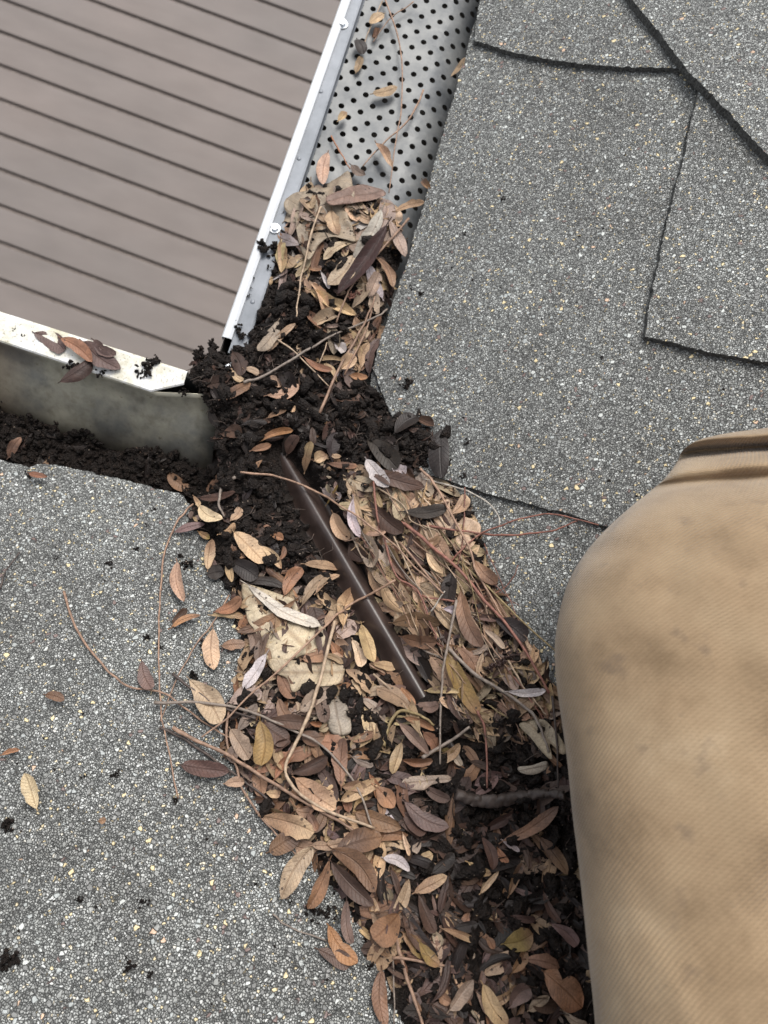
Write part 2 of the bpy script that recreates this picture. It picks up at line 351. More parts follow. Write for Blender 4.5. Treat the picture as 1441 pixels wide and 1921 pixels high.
# ================================================================== house: walls, fascia, shingled slopes
house = empty('shingled_house', (0, 0, 0)); tag(house, 'grey granule shingled roof valley of a house, two slopes meeting under the leaf litter', 'roof')
def slab(name, poly, zfn, th, mat, parent, jag=.0009, step=.0016, label=None, droop=None):
    """poly: world xy boundary; a sheet following zfn with thickness th and ragged torn edges"""
    P = [np.array(p[:2]) for p in poly]; B = []
    for i, a in enumerate(P):
        b = P[(i+1) % len(P)]; L = np.linalg.norm(b-a); k = max(1, int(L/step)) if L < .75 else max(1, int(L/.02))
        nrm = np.array([-(b-a)[1], (b-a)[0]])/max(L, 1e-9)
        for j in range(k):
            q = a+(b-a)*j/k
            if 0 < j: q = q+nrm*(jag*(noise3([q[0]*620], [q[1]*620])[0]*.9+noise3([q[0]*200], [q[1]*200])[0]*.5+noise3([q[0]*60], [q[1]*60])[0]))
            B.append(q)
    n = len(B); ztop = [zfn(*q)+th for q in B]; zb = [zfn(*q) for q in B]
    # interior points so the sheet can undulate
    bm = bmesh.new()
    t = [bm.verts.new((q[0], q[1], z)) for q, z in zip(B, ztop)]; u = [bm.verts.new((q[0], q[1], z)) for q, z in zip(B, zb)]
    f = bm.faces.new(t)
    sides = [bm.faces.new((u[i], u[(i+1) % n], t[(i+1) % n], t[i])) for i in range(n)]
    bmesh.ops.triangulate(bm, faces=[f])
    me = bpy.data.meshes.new(name); bm.to_mesh(me); bm.free()
    me.materials.append(mat); me.materials.append(M_EDGE)
    for p in me.polygons: p.material_index = 0 if abs(p.normal.z) > .5 else 1
    o = bpy.data.objects.new(name, me); COL.objects.link(o); o.parent = parent
    if label: o['label'] = label
    return o
zR = lambda x, y: PITCH*x
zL = lambda x, y: -PITCH*y
def px2(pts, fn, off): return [hitf(x, y, fn, off)[:2] for x, y in pts]
eR = px2([(905, 0), (880, 80), (846, 200), (818, 300), (790, 400), (760, 500), (728, 600), (700, 690)], zR, .006)
eL = px2([(0, 862), (55, 878), (72, 871), (100, 872), (160, 884), (240, 902), (318, 922), (340, 928), (356, 948), (372, 985), (400, 1010)], zL, .006)
baseR = [(eR[0][0]+.005, 1.6)]+eR+[(.012, .02), (.0, 0), (1.3, -1.3), (1.9, -1.3), (1.9, 1.6)]
slab('base_course', baseR, zR, .006, M_SH, house, label='lower course of grey shingle on the right slope')
baseL = [(-1.9, eL[0][1])]+eL+[(.0, -.02), (1.25, -1.27), (1.25, -1.6), (-1.9, -1.6)]
slab('left_slope_course', baseL, zL, .006, M_SH, house, label='grey shingle of the lower left slope with a nicked eave edge')
sh = lambda dz_: (lambda x, y: PITCH*x+dz_)
p1 = px2([(905, 0), (880, 80), (846, 200), (818, 300), (790, 400), (760, 500), (728, 600), (698, 690), (735, 780), (790, 885), (870, 912), (940, 932), (1010, 949), (1070, 965), (1130, 985), (1200, 1010)], sh(.0062), .004)
r1 = [(p1[0][0]+.01, 1.5)]+p1+[(.9, p1[-1][1]-.05), (1.8, 0), (1.8, 1.5)]
slab('main_course', r1, sh(.0062), .0046, M_SH, house, label='large grey shingle sheet beside the perforated gutter guard')
p2 = px2([(1318, 150), (1308, 176), (1287, 270), (1262, 370), (1236, 480), (1216, 580), (1209, 634), (1250, 642), (1300, 655), (1360, 668), (1441, 682), (1700, 730)], sh(.0106), .004)
r2 = p2+[(1.7, p2[-1][1]-.05), (1.7, 1.0), (p2[0][0]+.2, 1.0)]
slab('stepped_tab', r2, sh(.0106), .0062, M_SH, house, label='raised shingle tab on the right with a notched lower left corner')
p3 = px2([(907, -60), (889, 78), (925, 90), (980, 104), (1035, 116), (1090, 123), (1150, 127), (1215, 129), (1285, 132), (1330, 160)], sh(.0106), .004)
r3 = p3+[(p3[-1][0]+.3, 1.3), (p3[0][0]+.02, 1.3)]
slab('upper_tab', r3, sh(.0108), .0056, M_SH, house, label='upper shingle tab with a wavy dark lower edge')
p4 = px2([(1120, -80), (1190, 2), (1235, 55), (1290, 130), (1330, 172), (1380, 225), (1441, 290), (1700, 560)], sh(.018), .007)
r4 = p4+[(1.6, p4[-1][1]), (1.6, 1.25), (p4[0][0]+.0, 1.25)]
slab('ridge_cap_shingle', r4, sh(.0170), .0075, M_SH2, house, label='pale grey cap shingle running diagonally across the top right corner')
# fascia, soffit and walls under the eaves
def box(name, a, b, mat, parent):
    bm = bmesh.new(); bmesh.ops.create_cube(bm, size=1, matrix=Matrix.Translation([(a[i]+b[i])/2 for i in range(3)])@Matrix.Diagonal([abs(b[i]-a[i]) for i in range(3)]+[1]))
    return bm_obj(name, bm, mat, parent, bevel=.002)
box('fascia', (.012, .02, -.19), (.034, 1.9, -.006), M_FASCIA, house); box('fascia', (-1.9, -.034, -.19), (.034, -.012, -.006), M_FASCIA, house)
box('wall', (.35, -.35, dz), (.45, 1.9, -.12), M_WALL, house); box('wall', (-1.9, -.45, dz), (.34, -.352, -.12), M_WALL, house)
box('soffit', (.036, .04, -.185), (.349, 1.9, -.175), M_FASCIA, house); box('soffit', (-1.9, -.349, -.185), (.034, -.036, -.175), M_FASCIA, house)

# ================================================================== valley flashing
vf = empty('valley_flashing', (0, 0, 0)); tag(vf, 'dark brown painted metal valley flashing with a raised rounded rib running between the slopes', 'roof flashing')
rib_px = [(521, 838), (560, 910), (610, 1000), (660, 1086), (710, 1170), (760, 1255), (800, 1325), (868, 1432), (930, 1540)]
vz = lambda x, y: .21*(x-y)
vz = lambda x, y: .010+.185*(x-y)
rib = [hitf(x, y, vz, .016) for x, y in rib_px]
a0, b0 = rib[0].copy(), rib[-1].copy(); a0[2] = vz(*a0[:2]); b0[2] = vz(*b0[:2])
ax = (b0-a0); RL = np.linalg.norm(ax); ax /= RL
side = np.array([ax[1], -ax[0], 0]); side /= np.linalg.norm(side)      # points to the left slope side (-x,-y)
if side[0] > 0: side = -side
prof = [(-.070, .0165), (-.030, .0085), (-.017, .0055), (-.013, .007), (-.009, .0135), (-.0055, .0178), (-.002, .0196), (.0015, .0196), (.005, .0180), (.010, .0145), (.016, .0095), (.021, .0068), (.026, .0075), (.040, .0105), (.070, .0165)]
prof = [(s_*.66, h_*.92) for s_, h_ in prof]
Vs = []; NS = 60
for i in range(NS+1):
    t = i/NS
    c = a0+ax*(RL*1.25)*t
    for s, h in prof:
        hh = h*(1+.02*math.sin(t*9)); Vs.append(c+side*s*(1 if abs(s) < .03 else 1)+np.array([0, 0, hh-.002]))
K = len(prof); Fs = [(i*K+j, i*K+j+1, (i+1)*K+j+1, (i+1)*K+j) for i in range(NS) for j in range(K-1)]
o = mesh_np('flashing_sheet', Vs, np.array(Fs), M_BROWN, vf)
sm = o.modifiers.new('s', 'SUBSURF'); sm.levels = sm.render_levels = 1
so_ = o.modifiers.new('t', 'SOLIDIFY'); so_.thickness = .0007; so_.offset = -1
# the cut end of the rib shows bare metal
rimv = []; 
for s, h in prof[3:11]: rimv.append(a0-ax*.0004+side*s+np.array([0, 0, h-.002+.0003]))
rimv2 = [v+np.array([0, 0, -.0016]) for v in rimv]; rimv3 = [v-ax*.0012 for v in rimv]; rimv4 = [v-ax*.0012 for v in rimv2]
VV = rimv+rimv2+rimv3+rimv4; k = len(rimv); FF = []
for i in range(k-1): FF += [(i, i+1, 2*k+i+1, 2*k+i), (k+i, k+i+1, 3*k+i+1, 3*k+i), (2*k+i, 2*k+i+1, 3*k+i+1, 3*k+i)]
mesh_np('cut_rim', VV, np.array(FF), M_SCREW, vf)

# ================================================================== right gutter with perforated guard
gr = empty('right_gutter', (-.065, .6, -.09)); tag(gr, 'grey aluminium gutter running up the photo, covered by a screwed perforated guard', 'gutter')
gr.name = 'roof_gutter'
lipA = hitz(640, 0, .004); lipB = hitz(416, 632, .004)
def lx(y):  # outer lip x at y
    t = (y-lipB[1])/(lipA[1]-lipB[1]); return lipB[0]+(lipA[0]-lipB[0])*t
fA = hitz(679, 0, .002); fB = hitz(558, 365, .002)
def fx(y):
    t = (y-fB[1])/(fA[1]-fB[1]); return fB[0]+(fA[0]-fB[0])*t
def extr(name, prof_fn, y0, y1, n, mat, parent, axis='y', uvm=False, thick=0, smooth=False):
    V = []; 
    for i in range(n+1):
        y = y0+(y1-y0)*i/n
        for a, z in prof_fn(y): V.append((a, y, z) if axis == 'y' else (y, a, z))
    K = len(prof_fn(y0)); Fc = np.array([(i*K+j, i*K+j+1, (i+1)*K+j+1, (i+1)*K+j) for i in range(n) for j in range(K-1)])
    o = mesh_np(name, np.array(V)-np.array(parent.location), Fc, mat, parent, smooth=smooth)
    if thick: s = o.modifiers.new('t', 'SOLIDIFY'); s.thickness = thick; s.offset = 0
    return o
yB = lipB[1]
extr('lip', lambda y: [(lx(y), -.004), (lx(y), .0035), (lx(y)+.0012, .0052), (lx(y)+.0065, .0054), (lx(y)+.0088, .0044), (lx(y)+.0092, .0022)], yB, 1.6, 30, M_LIP, gr, thick=.0006)
extr('guard_flange', lambda y: [(lx(y)+.0094, .0018), (fx(y)-.0015, .0022), (fx(y), .0016), (fx(y)+.0006, -.0030), (fx(y)+.0014, -.0042)], yB-.012, 1.6, 30, M_FLANGE, gr, thick=.0006)
extr('trough', lambda y: [(lx(y)+.001, -.004), (lx(y)+.004, -.03), (lx(y)+.03, -.085), (lx(y)+.034, -.09), (.004, -.09), (.010, -.088), (.0105, -.012)], .10, 1.6, 12, M_GUTTER_DARK, gr, thick=.001)
# perforated panel: square lattice turned 45 degrees, real holes
pit = .0137; hr = .0028; h2 = pit/math.sqrt(2)
yy0, yy1 = .105, 1.0
V = []; Fc = []; NSG = 16
def panz(xr, wd):   # xr 0..wd from flange side to roof side
    t = max(0, xr/wd)
    return -.0046-.0035*math.sin(min(1, t*1.3)*math.pi*.5)+(.0 if t < .72 else -.013*((t-.72)/.28)**1.6)
rows = int((yy1-yy0)/h2)
for r_ in range(rows):
    yc = yy0+r_*h2
    x0 = fx(yc)+.0012
    for c_ in range(-1, 12):
        xc = (c_*2+(r_ % 2))*h2+.001
        wd = .004-x0
        if xc-h2 < -.018 or xc > wd+.006: continue
        base = len(V)
        for kk in range(NSG):
            a = 2*math.pi*kk/NSG; ca, sa = math.cos(a), math.sin(a); m_ = h2/(abs(ca)+abs(sa))
            V.append((xc+ca*m_, yc+sa*m_))
        for kk in range(NSG):
            a = 2*math.pi*kk/NSG; V.append((xc+math.cos(a)*hr*1.05, yc+math.sin(a)*hr*1.05))
        for kk in range(NSG):
            k2 = (kk+1) % NSG; Fc.append((base+kk, base+k2, base+NSG+k2, base+NSG+kk))
V3 = []
for x_, y_ in V:
    x0 = fx(y_)+.0012; wd = .004-x0; xx = min(max(x_, -.012), wd+.012)
    V3.append((x0+xx, y_, panz(min(xx, wd*1.05), wd)+.0006*math.sin(y_*31)+.0004*math.sin(y_*83+xx*40)))
o = mesh_np('perforated_panel', np.array(V3)-np.array(gr.location), np.array(Fc), M_PANEL, gr, smooth=False)
o.modifiers.new('w', 'WELD').merge_threshold = .00005
s = o.modifiers.new('t', 'SOLIDIFY'); s.thickness = .0007; s.offset = -1
def screw(px, py, z, parent, tilt=0, k=1.0):
    p = hitz(px, py, z); bm = bmesh.new()
    bmesh.ops.create_cone(bm, cap_ends=True, segments=32, radius1=.0056*k, radius2=.0050*k, depth=.0010, matrix=Matrix.Translation((0, 0, .0005)))
    bmesh.ops.create_cone(bm, cap_ends=True, segments=6, radius1=.0038*k, radius2=.0036*k, depth=.0030, matrix=Matrix.Translation((0, 0, .0024))@Matrix.Rotation(.4, 4, 'Z'))
    bmesh.ops.create_cone(bm, cap_ends=True, segments=24, radius1=.0027*k, radius2=.0022*k, depth=.0004, matrix=Matrix.Translation((0, 0, .0040)))
    o = bm_obj('screw', bm, M_SCREW, parent, bevel=.0002); o.location = Vector(p)-parent.location; o.rotation_euler = (tilt, tilt*.5, 0); return o
for x_, y_ in ((643, 46), (516, 429), (431, 688)): screw(x_, y_, .0026, gr)
for x_, y_ in ((602, 171), (561, 297), (474, 566)):
    bm = bmesh.new(); bmesh.ops.create_uvsphere(bm, u_segments=16, v_segments=8, radius=.0022); bmesh.ops.scale(bm, vec=(1, 1, .4), verts=bm.verts)
    o = bm_obj('dimple', bm, M_FLANGE, gr, smooth=True); o.location = Vector(hitz(x_, y_, .0024))-gr.location

# ================================================================== left gutter, open, full of mould
gl = empty('roof_gutter', (-.5, .06, -.09)); tag(gl, 'open white lipped gutter on the left with stained inner wall, choked with black mould', 'gutter')
oA = hitz(0, 586, .004); oB = hitz(352, 698, .004); iA = hitz(0, 640, .004); iB = hitz(292, 737, .004)
def lin(A, B, x): return A[1]+(B[1]-A[1])*(x-A[0])/(B[0]-A[0])
xe = oB[0]
def lipprof(x):
    yo = lin(oA, oB, x); yi = lin(iA, iB, x)
    cut = max(0, (x-iB[0])/(oB[0]-iB[0])); yi = yi+(yo-.002-yi)*cut*.62
    return [(yo+.0005, -.012), (yo+.0008, .003), (yo, .0046), (yo-.002, .005), (yi+.001, .0040), (yi, .0030), (yi+.0008, .0022)]
extr('lip', lipprof, -1.7, xe, 60, M_LIPD, gl, axis='x', thick=.0006)
wl0 = hitz(0, 642, .001); wl1 = hitz(372, 700, .001); bl0 = hitz(0, 775, -.06); bl1 = hitz(420, 905, -.06)
def wprof(x):
    yt = lin(iA, iB, x)+.0015; e = max(0, x-iB[0]); yt = yt+min(e*.30, .016)
    yb = lin(bl0, bl1, x)
    return [(yt, .0018), (yt*.96+yb*.04, -.004), (yt*.75+yb*.25, -.017), (yt*.5+yb*.5, -.032), (yt*.2+yb*.8, -.050), (yb, -.062), (yb-.006, -.085), (yb-.01, -.09)]
xw = hitz(408, 790, -.02)[0]
extr('inner_wall', wprof, -1.7, xw, 60, M_GW, gl, axis='x', thick=.0007, smooth=True)
extr('trough', lambda x: [(lin(oA, oB, x), -.0125), (lin(oA, oB, x)-.004, -.04), (lin(oA, oB, x)-.026, -.088), (lin(oA, oB, x)-.03, -.0925), (-.004, -.0925), (-.0105, -.090), (-.0108, -.012)], -1.7, -.02, 12, M_STEEL, gl, axis='x', thick=.001)
screw(334, 752, -.012, gl, .7, .8)
# corner box that joins the two gutters
cb = [hitz(378, 690, .004), hitz(416, 640, .004)]
bm = bmesh.new()
pts = [(xw-.0005, lin(iA, iB, xw)+.017), (xw+.004, yB-.002), (lx(yB)+.012, yB-.001), (lx(yB)+.012, yB-.04), (xw+.012, yB-.05)]
lo = [bm.verts.new((x-gr.location[0], y-gr.location[1], -.088-gr.location[2])) for x, y in pts[:3]]
hi = [bm.verts.new((x-gr.location[0], y-gr.location[1], .001-gr.location[2])) for x, y in pts[:3]]
for i in range(2): bm.faces.new((lo[i], lo[i+1], hi[i+1], hi[i]))
o = bm_obj('corner_box', bm, M_GUTTER_DARK, gr); s = o.modifiers.new('t', 'SOLIDIFY'); s.thickness = .001

# ================================================================== heap of mould and litter
HP = [(575, 345), (532, 385), (524, 440), (512, 500), (498, 550), (480, 600), (452, 640), (430, 668), (395, 655), (360, 672), (358, 700), (378, 740), (405, 790), (408, 850), (412, 890), (395, 925), (362, 935), (355, 985), (392, 1015), (402, 1075), (432, 1110), (440, 1160), (455, 1230), (450, 1300), (420, 1330), (415, 1400), (445, 1450), (500, 1520), (560, 1590), (625, 1660), (665, 1720), (690, 1790), (730, 1850), (770, 1960), (860, 2120), (1260, 2200), (1330, 1950), (1240, 1600), (1100, 1380), (1040, 1290), (1005, 1210), (960, 1150), (925, 1090), (900, 1010), (885, 950), (850, 915), (800, 895), (835, 870), (838, 820), (795, 785), (745, 770), (700, 735), (680, 700), (700, 650), (722, 580), (742, 510), (760, 450), (745, 410), (700, 370), (645, 338)]
HW = np.array([hitf(x, y, basez, .006)[:2] for x, y in HP])
def inpoly(P, X, Y):
    ins = np.zeros(X.shape, bool); n = len(P)
    for i in range(n):
        x1, y1 = P[i]; x2, y2 = P[(i+1) % n]
        c = ((y1 > Y) != (y2 > Y))
        with np.errstate(divide='ignore', invalid='ignore'): xi = (x2-x1)*(Y-y1)/(y2-y1+1e-15)+x1
        ins ^= c & (X < xi)
    return ins
def pin(P, x, y):
    r = False; n = len(P); j = n-1
    for i in range(n):
        xi, yi = P[i]; xj, yj = P[j]
        if (yi > y) != (yj > y) and x < (xj-xi)*(y-yi)/(yj-yi+1e-15)+xi: r = not r
        j = i
    return r
def dpoly(P, X, Y):
    D = np.full(X.shape, 1e9); n = len(P)
    for i in range(n):
        a = P[i]; b = P[(i+1) % n]; e = b-a; L2 = (e@e)+1e-15
        t = np.clip(((X-a[0])*e[0]+(Y-a[1])*e[1])/L2, 0, 1)
        D = np.minimum(D, np.hypot(X-a[0]-t*e[0], Y-a[1]-t*e[1]))
    return D
def dseg(a, b, X, Y):
    e = b-a; t = ((X-a[0])*e[0]+(Y-a[1])*e[1])/(e@e); tc = np.clip(t, 0, 1)
    return np.hypot(X-a[0]-tc*e[0], Y-a[1]-tc*e[1]), t
def heap_T(X, Y):
    X = np.asarray(X, float); Y = np.asarray(Y, float)
    ins = inpoly(HW, X, Y); D = dpoly(HW, X, Y); sd_ = np.where(ins, D, -D)+.004*fbm(X*90, Y*90, o=3, s=5)
    k = S(-.001, .022, sd_)
    T = k*(.011+.006*fbm(X*26, Y*26, o=3, s=9)+.0062*fbm(X*115, Y*115, o=4, s=3)+.0022*fbm(X*420, Y*420, o=3, s=4))
    # deeper where the gutters meet and towards the foot of the valley
    T += k*.012*np.exp(-(((X+.03)/.06)**2+((Y-.04)/.06)**2))
    T += k*.010*S(-.16, -.30, Y)
    dr, t = dseg(rib[0][:2], rib[-2][:2], X, Y)
    T = T*np.maximum(.10+.90*S(.0105, .020, dr), .9*S(.80, .83, t))+np.where(sd_ > 0, .011*S(.80, .84, t)*(1-.75*S(.91, .93, t)*S(1.02, 1.0, t))*S(.035, .015, dr), 0)
    T = np.where(sd_ > -.002, T, -.01)
    return T
def heap_z(X, Y):
    X = np.asarray(X, float); Y = np.asarray(Y, float)
    m = np.maximum(X, -Y); B = PITCH*np.where(m > 0, m, 0)+.006*S(-.004, .0, m)
    # smooth the valley floor a little: litter fills the V
    v = np.abs(X+Y); fill = np.where(m > 0, .42*.5*np.clip(.045-v, 0, 1), 0)*.6
    dr, t = dseg(rib[0][:2], rib[-2][:2], X, Y)
    return B+heap_T(X, Y)+fill*inpoly(HW, X, Y)*S(.010, .022, dr)
def topz(x, y):   # the surface a leaf lies on: heap, roof, guard or deck edge
    if glook(TT, x, y, -1) > 0: return glook(ZZ, x, y, 0)
    if x > 0 and x > -y: return PITCH*x+(.0104 if (x > .02) else .006)
    if y < 0: return -PITCH*y+.006
    return -.004 if x > -.105 else .003
st = .0022; xs = np.arange(HW[:, 0].min()-.01, HW[:, 0].max()+.01, st); ys = np.arange(HW[:, 1].min()-.01, HW[:, 1].max()+.01, st)
XX, YY = np.meshgrid(xs, ys); ZZ = heap_z(XX, YY); TT = heap_T(XX, YY)
ok = TT > -.005
def glook(G, x, y, dflt):
    i = (x-xs[0])/st; j = (y-ys[0])/st
    if i < 0 or j < 0 or i >= len(xs)-1 or j >= len(ys)-1: return dflt
    a, b = int(i), int(j); u, v = i-a, j-b
    return float((G[b, a]*(1-u)+G[b, a+1]*u)*(1-v)+(G[b+1, a]*(1-u)+G[b+1, a+1]*u)*v)
def hz1(x, y): return glook(ZZ, x, y, basez(x, y))
idx = -np.ones(XX.shape, int); idx[ok] = np.arange(ok.sum())
q = np.stack([idx[:-1, :-1], idx[:-1, 1:], idx[1:, 1:], idx[1:, :-1]], -1).reshape(-1, 4); q = q[(q >= 0).all(1)]
Vh = np.stack([XX[ok], YY[ok], ZZ[ok]], -1)
Vh[:, 0] += .0012*fbm(Vh[:, 0]*300, Vh[:, 1]*300, o=2, s=21); Vh[:, 1] += .0012*fbm(Vh[:, 0]*300, Vh[:, 1]*300, o=2, s=22)
soil = mesh_np('soil', Vh, q, M_SOIL); tag(soil, 'black wet leaf mould filling the valley and the gutter corner', 'leaf mould', kind='stuff')
# mould in the open left gutter
gx = np.arange(-.85, -.02, .0022); gy = np.arange(-.010, .112, .0022); GX, GY = np.meshgrid(gx, gy)
def gutz(X, Y): return -.060+.008*S(-.25, -.15, X)+.035*S(-.135, -.085, X)+.008*fbm(X*22, Y*22, o=3, s=31)+.006*fbm(X*90, Y*90, o=4, s=33)+.003*fbm(X*330, Y*330, o=3, s=34)+.010*np.exp(-((X+.245)/.02)**2)*S(.03, .08, Y)
GZ = gutz(GX, GY); n1, n2 = GX.shape
ii = np.arange(n1*n2).reshape(n1, n2); q = np.stack([ii[:-1, :-1], ii[:-1, 1:], ii[1:, 1:], ii[1:, :-1]], -1).reshape(-1, 4)
o = mesh_np('soil', np.stack([GX.ravel(), GY.ravel(), GZ.ravel()], -1), q, M_SOIL); tag(o, 'damp black mould lying in the open left gutter', 'leaf mould', kind='stuff')
# crumbs of mould scattered over both
bm = bmesh.new(); bmesh.ops.create_icosphere(bm, subdivisions=2, radius=1); IV = np.array([v.co[:] for v in bm.verts]); IF = np.array([[v.index for v in f.verts] for f in bm.faces]); bm.free()
bm = bmesh.new(); bmesh.ops.create_icosphere(bm, subdivisions=3, radius=1); IV3 = np.array([v.co[:] for v in bm.verts]); IF3 = np.array([[v.index for v in f.verts] for f in bm.faces]); bm.free()
def crumbs(C, R, sd=1):
    Vs = []; Fs = []; b = 0
    for i, (c, r) in enumerate(zip(C, R)):
        A = rng.normal(size=(3, 3)); Q, _ = np.linalg.qr(A); v = IV*(1+.62*noise3(IV[:, 0]*1.7+i*3.1, IV[:, 1]*1.7, IV[:, 2]*1.7, sd)+.38*noise3(IV[:, 0]*4+i, IV[:, 1]*4, IV[:, 2]*4, sd+1))[:, None]
        v = (v*np.array([1, .75, .5]))@Q*r; Vs.append(v+c); Fs.append(IF+b); b += len(IV)
    return np.concatenate(Vs), np.concatenate(Fs)
def wpoly(pts, fn=basez, off=.006): return np.array([hitf(x, y, fn, off)[:2] for x, y in pts])
# dark mould patches in the photo (image outlines), used to choose where mould shows and where leaves do
SOILZ = [wpoly(p) for p in (
    [(500, 530), (560, 520), (580, 560), (650, 590), (660, 640), (600, 680), (520, 690), (440, 720), (470, 620), (490, 570)],
    [(360, 670), (470, 640), (560, 700), (700, 720), (840, 810), (820, 880), (700, 880), (620, 850), (560, 830), (500, 830), (420, 880), (380, 760)],
    [(400, 890), (520, 850), (600, 960), (660, 1060), (690, 1130), (600, 1110), (500, 1060), (430, 1110), (390, 1000)],
    [(560, 1300), (700, 1290), (760, 1400), (860, 1430), (1060, 1430), (1080, 1700), (1090, 1921), (960, 1800), (820, 1600), (720, 1500), (620, 1360)],
    [(830, 1330), (1000, 1330), (1060, 1400), (1060, 1560), (900, 1560), (800, 1440)])]
def in_soil(x, y): return any(pin(P, x, y) for P in SOILZ)
C = []; R = []
while len(C) < 6500:
    x = rng.uniform(HW[:, 0].min(), HW[:, 0].max()); y = rng.uniform(HW[:, 1].min(), HW[:, 1].max())
    if not pin(HW, x, y): continue
    if not in_soil(x, y) and rng.random() > .18: continue
    if dseg(rib[0][:2], rib[-2][:2], np.array([x]), np.array([y]))[0][0] < .014 and rng.random() > .04: continue
    r = rng.choice([.0011, .0017, .0026, .0045, .0068], p=[.40, .33, .17, .07, .03])*rng.uniform(.7, 1.3)
    C.append((x, y, hz1(x, y)+r*.4)); R.append(r)
for i in range(2600):
    x = rng.uniform(-.5, -.10); y = rng.uniform(0, .10); r = rng.choice([.0015, .0025, .004], p=[.5, .35, .15])*rng.uniform(.7, 1.3)
    C.append((x, y, float(gutz(np.array([x]), np.array([y]))[0])+r*.4)); R.append(r)
v, f = crumbs(C, R)
o = mesh_np('soil_crumbs', v, f, M_SOIL); tag(o, 'loose black crumbs of leaf mould over the heap and in the gutter', 'leaf mould', kind='stuff')
# ================================================================== leaves
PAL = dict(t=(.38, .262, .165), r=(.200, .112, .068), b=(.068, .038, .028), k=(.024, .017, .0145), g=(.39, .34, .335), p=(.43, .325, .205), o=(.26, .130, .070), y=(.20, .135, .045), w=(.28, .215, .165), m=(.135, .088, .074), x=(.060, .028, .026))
WORD = dict(t='tan', r='russet', b='dark brown', k='blackened', g='pale grey', p='buff', o='orange-brown', y='olive-yellow', w='weathered grey-tan', m='mauve-brown', x='dark red')
def leaf_arrays(P0, P1, wid, lift, surf, curl=.5, nu=14, nv=3, seed=0, stem=True, calm=False):
    """a curled, folded blade from P0 (stalk) to P1 (tip): vertices, quads, uv"""
    r = np.random.default_rng(seed+1000)
    P0 = np.array(P0[:2], float); P1 = np.array(P1[:2], float); D = P1-P0; Ln = np.linalg.norm(D)+1e-9; D /= Ln; Q = np.array([-D[1], D[0]])
    us = np.linspace(0, 1, nu+1); peak = r.uniform(.48, .66); sharp = r.uniform(.62, .95)
    prof = (us**(.75*peak/.5)*(1-us)**(.75*(1-peak)/.5)); prof = (prof/prof.max())**sharp; prof[0] = .06; prof[-1] = .05
    side = r.uniform(-.13, .13)*Ln; nA, nB = (1+r.uniform(.05, .22)*noise3(us*r.uniform(4, 9)+seed, us*0+3.3, s=7) for _ in (0, 1)); asy = r.uniform(-.18, .18); strong = r.random() < .22 and calm is False
    if r.random() < .14:                          # a torn or nibbled edge
        q0 = r.uniform(.25, .85); bite = 1-r.uniform(.3, .6)*np.exp(-((us-q0)/.07)**2); nA = nA*bite
    zs = np.array([surf(*(P0+D*Ln*u)) for u in np.linspace(0.05, .95, 6)])
    A = np.polyfit(np.linspace(.05, .95, 6), zs, 1); off = np.percentile(zs-np.polyval(A, np.linspace(.05, .95, 6)), 80)
    # cross slope of the ground
    mid = P0+D*Ln*.5; cs = (surf(*(mid+Q*wid*.5))-surf(*(mid-Q*wid*.5)))/max(wid, 1e-5); cs = float(np.clip(cs, -.9, .9))
    arch = r.uniform(-.05, .13)*Ln*min(curl, .9); tipc = r.uniform(-.05, .25)*Ln*min(curl, .9); fold = r.uniform(-.15, .75)*curl; tw = r.uniform(-.5, .5)*curl; roll = r.uniform(-.3, .6)*curl+(r.choice([-1, 1])*1.1 if strong else 0)
    V = []; UV = []
    for i, u in enumerate(us):
        c = P0+D*Ln*u+Q*side*math.sin(math.pi*u)
        zc = np.polyval(A, u)+off+lift+arch*math.sin(math.pi*u)+tipc*max(0, u-.55)**2*2.2
        hw = wid*.5*prof[i]
        for j in range(-nv, nv+1):
            v = j/nv; ww = hw*v*(1-.18*abs(fold))*(nA[i]*(1+asy) if v > 0 else nB[i]*(1-asy))*(.7 if strong else 1)
            wob = .05*wid*math.sin(u*9+j*1.3+seed)*abs(v)*curl
            z = zc+ww*cs+abs(ww)*fold+ww*tw*(2*u-1)+roll*ww*ww/max(wid*.5, 1e-6)+wob
            V.append((c[0]+Q[0]*ww, c[1]+Q[1]*ww, z)); UV.append((u, v))
    K = 2*nv+1; Fc = [(i*K+j, (i+1)*K+j, (i+1)*K+j+1, i*K+j+1) for i in range(nu) for j in range(K-1)]
    if stem:
        b = len(V); s0 = np.array(V[nv]); t = .0005
        e = s0-np.array([D[0], D[1], -.15])*Ln*r.uniform(.06, .13)
        for p in (s0, e):
            V += [(p[0]+Q[0]*t, p[1]+Q[1]*t, p[2]), (p[0]-Q[0]*t, p[1]-Q[1]*t, p[2]), (p[0], p[1], p[2]+t*1.4)]; UV += [(0, .05)]*3
        Fc += [(b, b+1, b+4, b+3), (b+1, b+2, b+5, b+4), (b+2, b, b+3, b+5)]
    return np.array(V), np.array(Fc), np.array(UV)
def tint_for(code, r, V=None):
    c = np.array(PAL[code])*r.uniform(.62, 1.28)*np.array([1, r.uniform(.93, 1.05), r.uniform(.88, 1.08)])
    return c
ORG = dict(A=(400, 400, 3.6), B=(300, 900, 3.6), C=(600, 850, 3.6), D=(700, 1100, 3.6), E=(300, 1200, 3.6), F=(450, 1450, 3.6), G=(700, 1450, 3.6), T=(400, 0, 2.669), H=(380, 680, 2.771), N=(0, 0, 1.0))
def nat(R, x, y): o = ORG[R]; return o[0]+x/o[2], o[1]+y/o[2]
